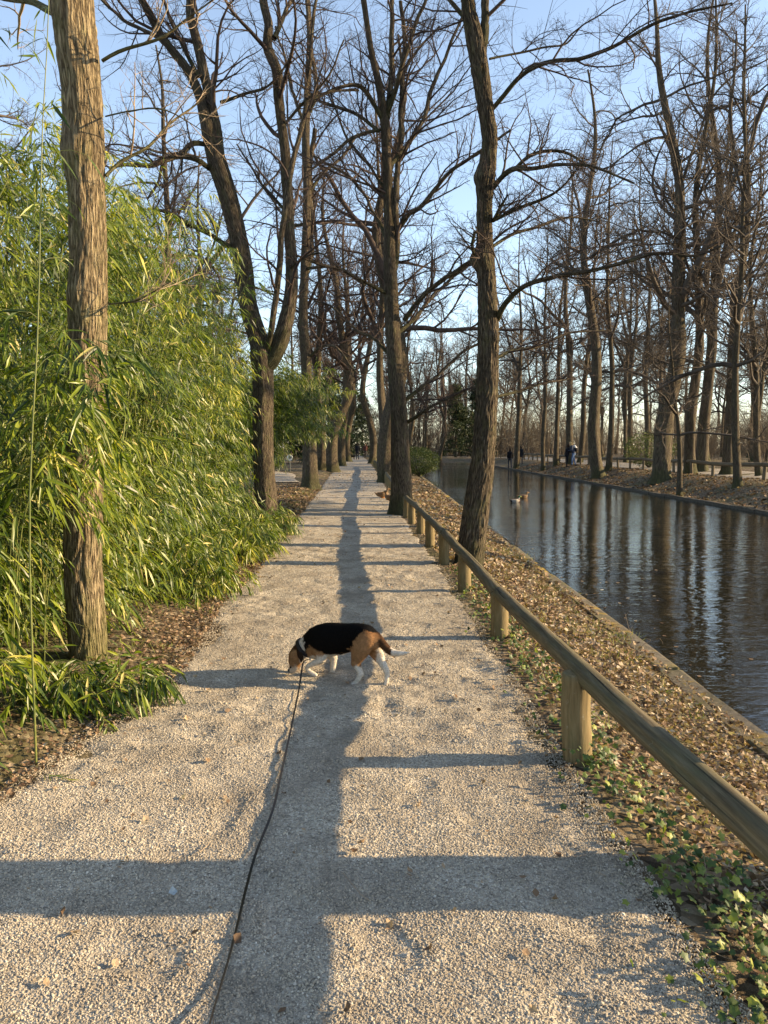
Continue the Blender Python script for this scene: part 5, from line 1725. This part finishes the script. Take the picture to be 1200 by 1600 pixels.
def coat(o, n, length, width):
    me = o.data
    me.calc_loop_triangles()
    nt = len(me.loop_triangles)
    tv = np.empty(nt * 3, np.int32); me.loop_triangles.foreach_get('vertices', tv); tv = tv.reshape(-1, 3)
    co = np.empty(len(me.vertices) * 3, np.float32); me.vertices.foreach_get('co', co); co = co.reshape(-1, 3).astype(float)
    cl = np.empty(len(me.vertices) * 4, np.float32); me.color_attributes['Col'].data.foreach_get('color', cl); cl = cl.reshape(-1, 4)[:, :3]
    A, B, C = co[tv[:, 0]], co[tv[:, 1]], co[tv[:, 2]]
    nr = np.cross(B - A, C - A); ar = np.linalg.norm(nr, axis=1)
    t = rng.choice(nt, n, p=ar / ar.sum())
    u, v = rng.uniform(0, 1, n), rng.uniform(0, 1, n)
    f = u + v > 1; u[f], v[f] = 1 - u[f], 1 - v[f]
    P = A[t] + (B - A)[t] * u[:, None] + (C - A)[t] * v[:, None]
    N = nr[t] / ar[t][:, None]
    lie = -fwd * 1.0 + np.array([0, 0, -.55])
    D = norm(N * .42 + norm(lie - (N @ lie)[:, None] * N) + rng.normal(0, .16, (n, 3)))
    S = norm(np.cross(D, N))
    L = (length * rng.uniform(.6, 1.3, n))[:, None]; W = width * rng.uniform(.7, 1.3, (n, 1))
    V = np.stack([P - S * W - N * .001, P + S * W - N * .001, P + D * L], 1).reshape(-1, 3)
    c = cl[tv[t, 0]] * rng.uniform(.65, 1.3, (n, 1))
    mb = MB(); mb.add(V, np.arange(n * 3).reshape(-1, 3), None, Col=np.repeat(c, 3, 0))
    k = link('coat', mb.data('coat', M['fur'], False, {'Col': 'col'}), dog); k['kind'] = 'stuff'


coat(body, 15000, .011, .0011)


def ear(dy, lab):
    e = MB()
    chain(e, [C_(262, 300, dy), C_(272, 325, dy * 1.15), C_(281, 350, dy * 1.2), C_(282, 372, dy * 1.1)], [px_(15), px_(24), px_(22), px_(10)], .28, sid, 14, 14)
    o = skin('ear', e, .005, 4, lambda co: np.tile(BLK * 1.5 + DKT * .12, (len(co), 1)), M['fur'], dog, dog_base)


ear(-.062, 'near'); ear(.062, 'far')
# eyes and nose pad
for dy in (-.042, .042):
    e = MB(); c = C_(229, 357, dy); chain(e, [c - .001 * fwd, c + .001 * fwd], [.006, .006], 1, sid, 4, 10)
    link('eye', e.data('eye', M['eye'], offset=dog_base), dog)
e = MB(); c = C_(209, 428, 0); chain(e, [c + sid * -.008, c + sid * .008], [.0095, .0095], 1, (0, 0, 1), 5, 10)
link('nose', e.data('nose', M['eye'], offset=dog_base), dog)
# collar: a band round the neck
cc = C_(303, 288); ax = norm((C_(335, 262) - C_(280, 312))[None])[0]
u_ = norm(np.cross(ax, sid)[None])[0]
n_ = 40
a_ = np.linspace(0, 2 * np.pi, n_, endpoint=False)
ringc = cc + px_(66) * (u_ * np.cos(a_)[:, None] * 1.04 + sid * np.sin(a_)[:, None] * .90)
prof = [(-.013, -.004), (-.013, .003), (.013, .003), (.013, -.004)]
V = np.concatenate([ringc[:, None] + ax * p_ + norm(ringc - cc)[:, None] * q_ for p_, q_ in prof], 1).reshape(n_, 4, 3)
idx = np.arange(n_ * 4).reshape(n_, 4); nx = np.roll(idx, -1, 0)
Q = np.concatenate([np.stack([idx[:, j], idx[:, (j + 1) % 4], nx[:, (j + 1) % 4], nx[:, j]], -1) for j in range(4)])
col_o = MB(); col_o.add(V.reshape(-1, 3), None, Q)
col = link('collar', col_o.data('collar', M['collar'], False, offset=dog_base), dog)
clip_p = cc - u_ * px_(70) * np.sign(u_[2]) + sid * -.015
e = MB(); chain(e, [clip_p, clip_p + np.array([0, 0, -.022])], [.006, .005], 1, sid, 6, 8)
o = link('clip', e.data('clip', M['metal'], offset=dog_base), col)

# leash: flat strap from the collar over the gravel to the hand behind the camera
LP = [clip_p + np.array([0, 0, -.02]), at(474, 1050, 5.1) * [1, 1, 0] + [0, 0, .10], at(468, 1092, 4.80) * [1, 1, 0] + [0, 0, .022]]
for px, py in ((453, 1150), (439, 1215), (426, 1270)):
    u = at(px, py, 1.0); d = u - np.array([0, 0, CAM_H]); s_ = (0.016 - CAM_H) / d[2]
    g = np.array([0, 0, CAM_H]) + d * s_
    LP.append(np.array([g[0], g[1], float(path_z(g[0], g[1])) + .012]))
LP += [at(397, 1368, 2.74), at(365, 1475, 2.27), at(328, 1600, 1.88), at(285, 1770, 1.42), at(250, 1950, 1.1)]
Pm, _ = resample(np.array(LP), np.ones(len(LP)), 160)
gs = path_z(Pm[:, 0], Pm[:, 1])
gs = np.max(np.stack([np.roll(gs, k_) for k_ in range(-8, 9)]), 0)
gs = np.convolve(np.pad(gs, 20, mode='edge'), np.ones(41) / 41, 'valid')
Pm[:, 2] = np.maximum(Pm[:, 2], gs + .008)
Pm[6:-6, 2] = np.convolve(Pm[:, 2], np.ones(13) / 13, 'valid')
T = norm(np.gradient(Pm, axis=0))
wd = norm(np.cross(T, np.array([0, 0, 1.0])))
tw = np.linspace(0, 1, 160)
ang = R(55) * np.sin(tw * 5.5) * smooth01((tw - .2) / .3)
nn = np.cross(wd, T)
wv = wd * np.cos(ang)[:, None] + nn * np.sin(ang)[:, None]
nv = np.cross(wv, T)
hw, ht = .0050, .0010
V = np.stack([Pm - wv * hw - nv * ht, Pm + wv * hw - nv * ht, Pm + wv * hw + nv * ht, Pm - wv * hw + nv * ht], 1)
idx = np.arange(160 * 4).reshape(160, 4)
Q = np.concatenate([np.stack([idx[:-1, j], idx[:-1, (j + 1) % 4], idx[1:, (j + 1) % 4], idx[1:, j]], -1) for j in range(4)])
mb = MB(); mb.add(V.reshape(-1, 3), None, Q)
tag(link('dog_leash', mb.data('dog_leash', M['leash'], False)), 'thin black dog leash trailing over the gravel towards the camera', 'leash')


# ---- people
def person(x, Y, heading, label, coat, trousers, hair, stride=.22, lean=0.0, h=1.72, arms='swing', hat=None, pack=None, z=None, shoe=(.02, .02, .02), seated=False):
    """walking or leaning figure, built facing +Y and then turned"""
    mb = MB()
    s = h / 1.72
    SD = (1, 0, 0)
    A = lambda *p: np.array(p) * s

    def lp(x_, y_, z_):           # lean of the upper body about the hips
        dz_ = z_ - .92
        c, q = math.cos(lean), math.sin(lean)
        return np.array([x_, y_ * c + dz_ * q, .92 + dz_ * c - y_ * q]) * s
    for sg, st in ((-1, stride), (1, -stride)):
        chain(mb, [A(.095 * sg, 0, .92), A(.10 * sg, st * .55 + .03, .50)], [.092 * s, .062 * s], 1, SD, 10, 12)
        chain(mb, [A(.10 * sg, st * .55 + .03, .50), A(.10 * sg, st - .03, .10)], [.062 * s, .046 * s], 1, SD, 10, 12)
        chain(mb, [A(.10 * sg, st - .05, .05), A(.11 * sg, st + .14, .04)], [.045 * s, .04 * s], 1, SD, 8, 10)
    chain(mb, [lp(0, 0, .86), lp(0, 0, 1.02), lp(0, 0, 1.20), lp(0, 0, 1.36), lp(0, 0, 1.43)], [.15 * s, .15 * s, .155 * s, .15 * s, .09 * s], [1.05, 1.05, 1.15, 1.3, 1.5], SD, 18, 16)
    chain(mb, [lp(0, .01, 1.42), lp(0, .03, 1.54)], [.058 * s, .054 * s], 1, SD, 6, 12)
    chain(mb, [lp(0, .035, 1.56), lp(0, .035, 1.63)], [.088 * s, .094 * s], .88, SD, 10, 14)
    chain(mb, [lp(0, .13, 1.575), lp(0, .135, 1.59)], [.016 * s, .012 * s], 1, SD, 4, 8)
    for sg, st in ((-1, -stride * .8), (1, stride * .8)):
        if arms == 'swing':
            el, ha = lp(.235 * sg, st * .5 - .03, 1.12), lp(.235 * sg, st + .04, .87)
        else:                      # hands brought together in front
            el, ha = lp(.23 * sg, .10, 1.13), lp(.07 * sg, .30, 1.18)
        chain(mb, [lp(.19 * sg, 0, 1.39), el], [.066 * s, .052 * s], 1, SD, 8, 12)
        chain(mb, [el, ha], [.052 * s, .04 * s], 1, SD, 8, 12)
        chain(mb, [ha, ha + (ha - el) * .25], [.036 * s, .026 * s], .7, SD, 6, 10)
    hands = [ha]

    def colour(co):
        c = np.tile(np.array(coat), (len(co), 1))
        zz = co[:, 2] / s
        c[zz < .88] = trousers
        c[zz < .085] = shoe
        hc = lp(0, .035, 1.6)
        hd = np.linalg.norm(co - hc, axis=1) < .155 * s
        c[hd] = (.42, .26, .19)
        face = (co[:, 1] - hc[1]) > .045 * s
        c[hd & ~face] = hair
        c[hd & (co[:, 2] > hc[2] + .055 * s)] = hair if hat is None else hat
        return c
    zz = float(gz(x, Y)) + .03 if z is None else z
    root = empty('person', (x, Y, zz), heading)
    tag(root, label, 'person')
    skin('body', mb, .028 * s, 3, colour, M['cloth'], root)
    hm = MB()
    chain(hm, [lp(0, .0, 1.50), lp(0, -.025, 1.60), lp(0, .02, 1.69)], [.055 * s, .098 * s, .075 * s], .95, SD, 10, 12)
    skin('hair' if hat is None else 'hat', hm, .02 * s, 2, lambda co: np.tile(np.array(hair if hat is None else hat), (len(co), 1)), M['cloth'], root)
    if pack is not None:
        pm = MB()
        chain(pm, [lp(0, -.21, 1.05), lp(0, -.22, 1.2), lp(0, -.2, 1.36)], [.12 * s, .14 * s, .10 * s], 1.15, SD, 10, 14)
        skin('backpack', pm, .02 * s, 3, lambda co: np.where((co[:, 2:3] > 1.28 * s), np.array([[.55, .55, .56]]), np.array([list(pack)])), M['cloth'], root)
    return root


wx = at(557, 718, 82)[0]
person(wx + .1, 82, R(5), 'walker in dark clothes far down the gravel path', (.012, .013, .017), (.02, .022, .03), (.03, .02, .015), .2, z=float(path_z(wx, 82)))
person(at(571, 712, 92)[0], 92, R(170), 'walker in a reddish coat at the far end of the path', (.11, .05, .04), (.05, .045, .045), (.06, .04, .02), .18, z=float(path_z(-3, 92)))
person(at(797, 705, 71)[0], 71, R(0), 'walker in a black coat left of the trunk on the far bank', (.010, .010, .013), (.03, .035, .05), (.015, .012, .01), .15, h=1.78)
person(at(814, 705, 73)[0], 73, R(0), 'walker in a dark coat right of the trunk on the far bank', (.016, .018, .022), (.03, .03, .035), (.02, .015, .01), .15, h=1.72)
cx = at(887, 715, 56.5)[0]
person(cx - .05, 56.5, R(-80), 'person in black standing against the far fence beside a friend with a white collar', (.012, .012, .016), (.012, .013, .018), (.05, .03, .02), .05, .12, arms='front', h=1.68)
person(at(896, 715, 56.3)[0], 56.3, R(80), 'blond person in blue jeans and dark backpack leaning at the far fence', (.04, .05, .08), (.10, .16, .30), (.48, .33, .15), .12, .30, arms='front', h=1.74, pack=(.015, .015, .02))

# a small dog with the far walker
mb = MB()
chain(mb, [(-.28, 0, .38), (0, 0, .36), (.26, 0, .37)], [.10, .11, .10], .8, (0, 1, 0), 10, 12)
chain(mb, [(.24, 0, .40), (.38, 0, .52), (.50, 0, .50)], [.08, .075, .045], .8, (0, 1, 0), 10, 12)
for sx_ in (-.24, .22):
    for sy_ in (-.06, .06): chain(mb, [(sx_, sy_, .34), (sx_ + .02, sy_, .16), (sx_, sy_, .02)], [.05, .03, .026], 1, (0, 1, 0), 8, 10)
chain(mb, [(-.33, 0, .42), (-.46, 0, .50)], [.03, .018], 1, (0, 1, 0), 5, 8)
fd = empty('dog', (at(550, 718, 80)[0], 80, float(path_z(-3.2, 80)) + .01), R(160))
tag(fd, 'small dark dog beside the far walker on the path', 'dog')
skin('body', mb, .02, 2, lambda co: np.tile(np.array([.02, .015, .012]), (len(co), 1)), M['fur'], fd)


# ---- ducks
def duck(loc, heading, label, drake, swim):
    mb = MB()
    SD = (0, 1, 0)
    chain(mb, [(-.21, 0, .135), (-.13, 0, .11), (0, 0, .095), (.11, 0, .105), (.16, 0, .13)], [.022, .07, .095, .085, .05], [1, 1.05, 1.1, 1.05, .9], SD, 16, 14)
    chain(mb, [(.13, 0, .14), (.165, 0, .21), (.18, 0, .26)], [.05, .032, .034], .95, SD, 8, 12)
    chain(mb, [(.175, 0, .27), (.20, 0, .272)], [.042, .036], .9, SD, 6, 12)
    chain(mb, [(.225, 0, .265), (.285, 0, .252)], [.018, .012], 1.3, SD, 6, 10)
    chain(mb, [(-.2, 0, .14), (-.255, 0, .165)], [.026, .010], 1.4, SD, 5, 10)
    if not swim:
        for sg in (-1, 1):
            chain(mb, [(.0, .04 * sg, .07), (.005, .045 * sg, .0)], [.012, .009], 1, SD, 5, 8)
            chain(mb, [(-.005, .045 * sg, .0), (.055, .05 * sg, -.004)], [.010, .012], 1.8, SD, 5, 8)

    def colour(co):
        nz = vnoise(co[:, 0] * 60, co[:, 1] * 60, co[:, 2] * 60)[:, None]
        if drake:
            c = np.tile(np.array([.27, .26, .25]), (len(co), 1)) * (.8 + .4 * nz)
            c[co[:, 0] > .09] = (.10, .05, .03)
            c[co[:, 0] < -.16] = (.02, .02, .02)
            c[(co[:, 2] > .15) & (co[:, 0] < .06) & (co[:, 0] > -.15)] = (.17, .13, .10)
            c[(co[:, 2] > .20)] = (.55, .54, .5)
            c[(co[:, 2] > .215)] = (.012, .06, .03)
            c[(co[:, 0] > .225) & (co[:, 2] > .2)] = (.40, .36, .06)
        else:
            c = np.array([[.17, .105, .055]]) * (.45 + 1.1 * nz)
            c[(co[:, 0] > .225) & (co[:, 2] > .2)] = (.32, .16, .05)
        c[co[:, 2] < .05] *= .9
        if not swim: c[co[:, 2] < .02] = (.5, .17, .03)
        return c
    root = empty('duck', loc, heading)
    tag(root, label, 'duck')
    skin('body', mb, .011, 3, colour, M['feather'], root)
    for sg in (-1, 1):
        w = MB()
        chain(w, [(.09, .088 * sg, .125), (-.02, .098 * sg, .13), (-.15, .05 * sg, .145)], [.045, .055, .018], .3, SD, 10, 10)
        skin('wing', w, .01, 2, lambda co: (np.array([[.30, .28, .25]]) if drake else np.array([[.13, .08, .045]])) * (.6 + .8 * vnoise(co[:, 0] * 70, co[:, 1] * 50, co[:, 2] * 50))[:, None], M['feather'], root)
    return root


def ground_pt(px, py, z):
    d = at(px, py, 1.0) - np.array([0, 0, CAM_H])
    return np.array([0, 0, CAM_H]) + d * ((z - CAM_H) / d[2])


g = ground_pt(597, 776, .03); duck((g[0], g[1], float(path_z(g[0], g[1])) + .012), R(20), 'brown duck standing on the path left of the tall tree', False, False)
g = ground_pt(613, 781, .03); duck((g[0] - .02, g[1], float(path_z(g[0], g[1])) + .012), R(170), 'brown duck half hidden by the fence post at the tall tree', False, False)
g = ground_pt(805, 785, WATER_Z); duck((g[0], g[1], WATER_Z - .055), R(25), 'pale grey drake with dark head swimming on the canal', True, True)
g = ground_pt(817, 778, WATER_Z); duck((g[0], g[1], WATER_Z - .055), R(15), 'brown duck swimming just beyond the drake on the canal', False, True)

# round white sign on a post by the side path
g = at(453, 722, 44)
sg_ = empty('road_sign', (g[0], 44, float(gz(g[0], 44))))
tag(sg_, 'small round white sign with grey centre beside the side path', 'sign')
mb = MB(); P = np.array([[[0, 0, -.1], [0, 0, .4], [0, 0, .95]]]); V, Qd, bk = tubes(P, np.full((1, 3), .03), 8); mb.add(V, None, Qd, bark=bk)
link('pole', mb.data('pole', M['sign_dark'], True, {'bark': 'vec'}), sg_)


def disc(r, y, th, mat, name, parent):
    mb = MB(); n = 28
    a = np.linspace(0, 2 * np.pi, n, endpoint=False)
    prof = [(0.0, -th), (r * .94, -th), (r, -th * .6), (r, th * .6), (r * .94, th), (0.0, th)]
    V = np.concatenate([np.stack([np.cos(a) * q, np.full(n, y + w), np.sin(a) * q + .82], -1) for q, w in prof])
    Q = np.concatenate([np.stack([i * n + np.arange(n), i * n + (np.arange(n) + 1) % n, (i + 1) * n + (np.arange(n) + 1) % n, (i + 1) * n + np.arange(n)], -1) for i in range(len(prof) - 1)])
    mb.add(V, None, Q)
    return link(name, mb.data(name, mat, False), parent)


sp_ = disc(.17, -.05, .012, M['sign_white'], 'sign_plate', sg_)
disc(.085, -.075, .008, M['sign_dark'], 'symbol', sp_)

# a tree of the same row just outside the right edge of the picture, whose trunk throws the broad shadow band
off = empty('deciduous_tree', (2.05, 2.66, float(gz(2.05, 2.66))))
tag(off, 'trunk just outside the right edge, throwing the broad shadow across the gravel', 'tree')
for nm, me in tree_meshes(np.random.default_rng(404), 14.0, .20, 0.0, 31.7, MID, 'bark', 'twig', 12, .42, False, .22): link(nm, me, off)

# white scrap on the gravel in the shade
g = ground_pt(270, 1396, .02)
mb = MB(); scatter_leaves(mb, np.array([g[0]]), np.array([g[1]]), np.array([float(path_z(g[0], g[1])) + .016]), np.array([.035]), .1, np.array([1.0]))
tag(link('paper_scrap', mb.data('paper_scrap', M['scrap'], False)), 'tiny pale scrap lying in the shadow band on the gravel', 'scrap')
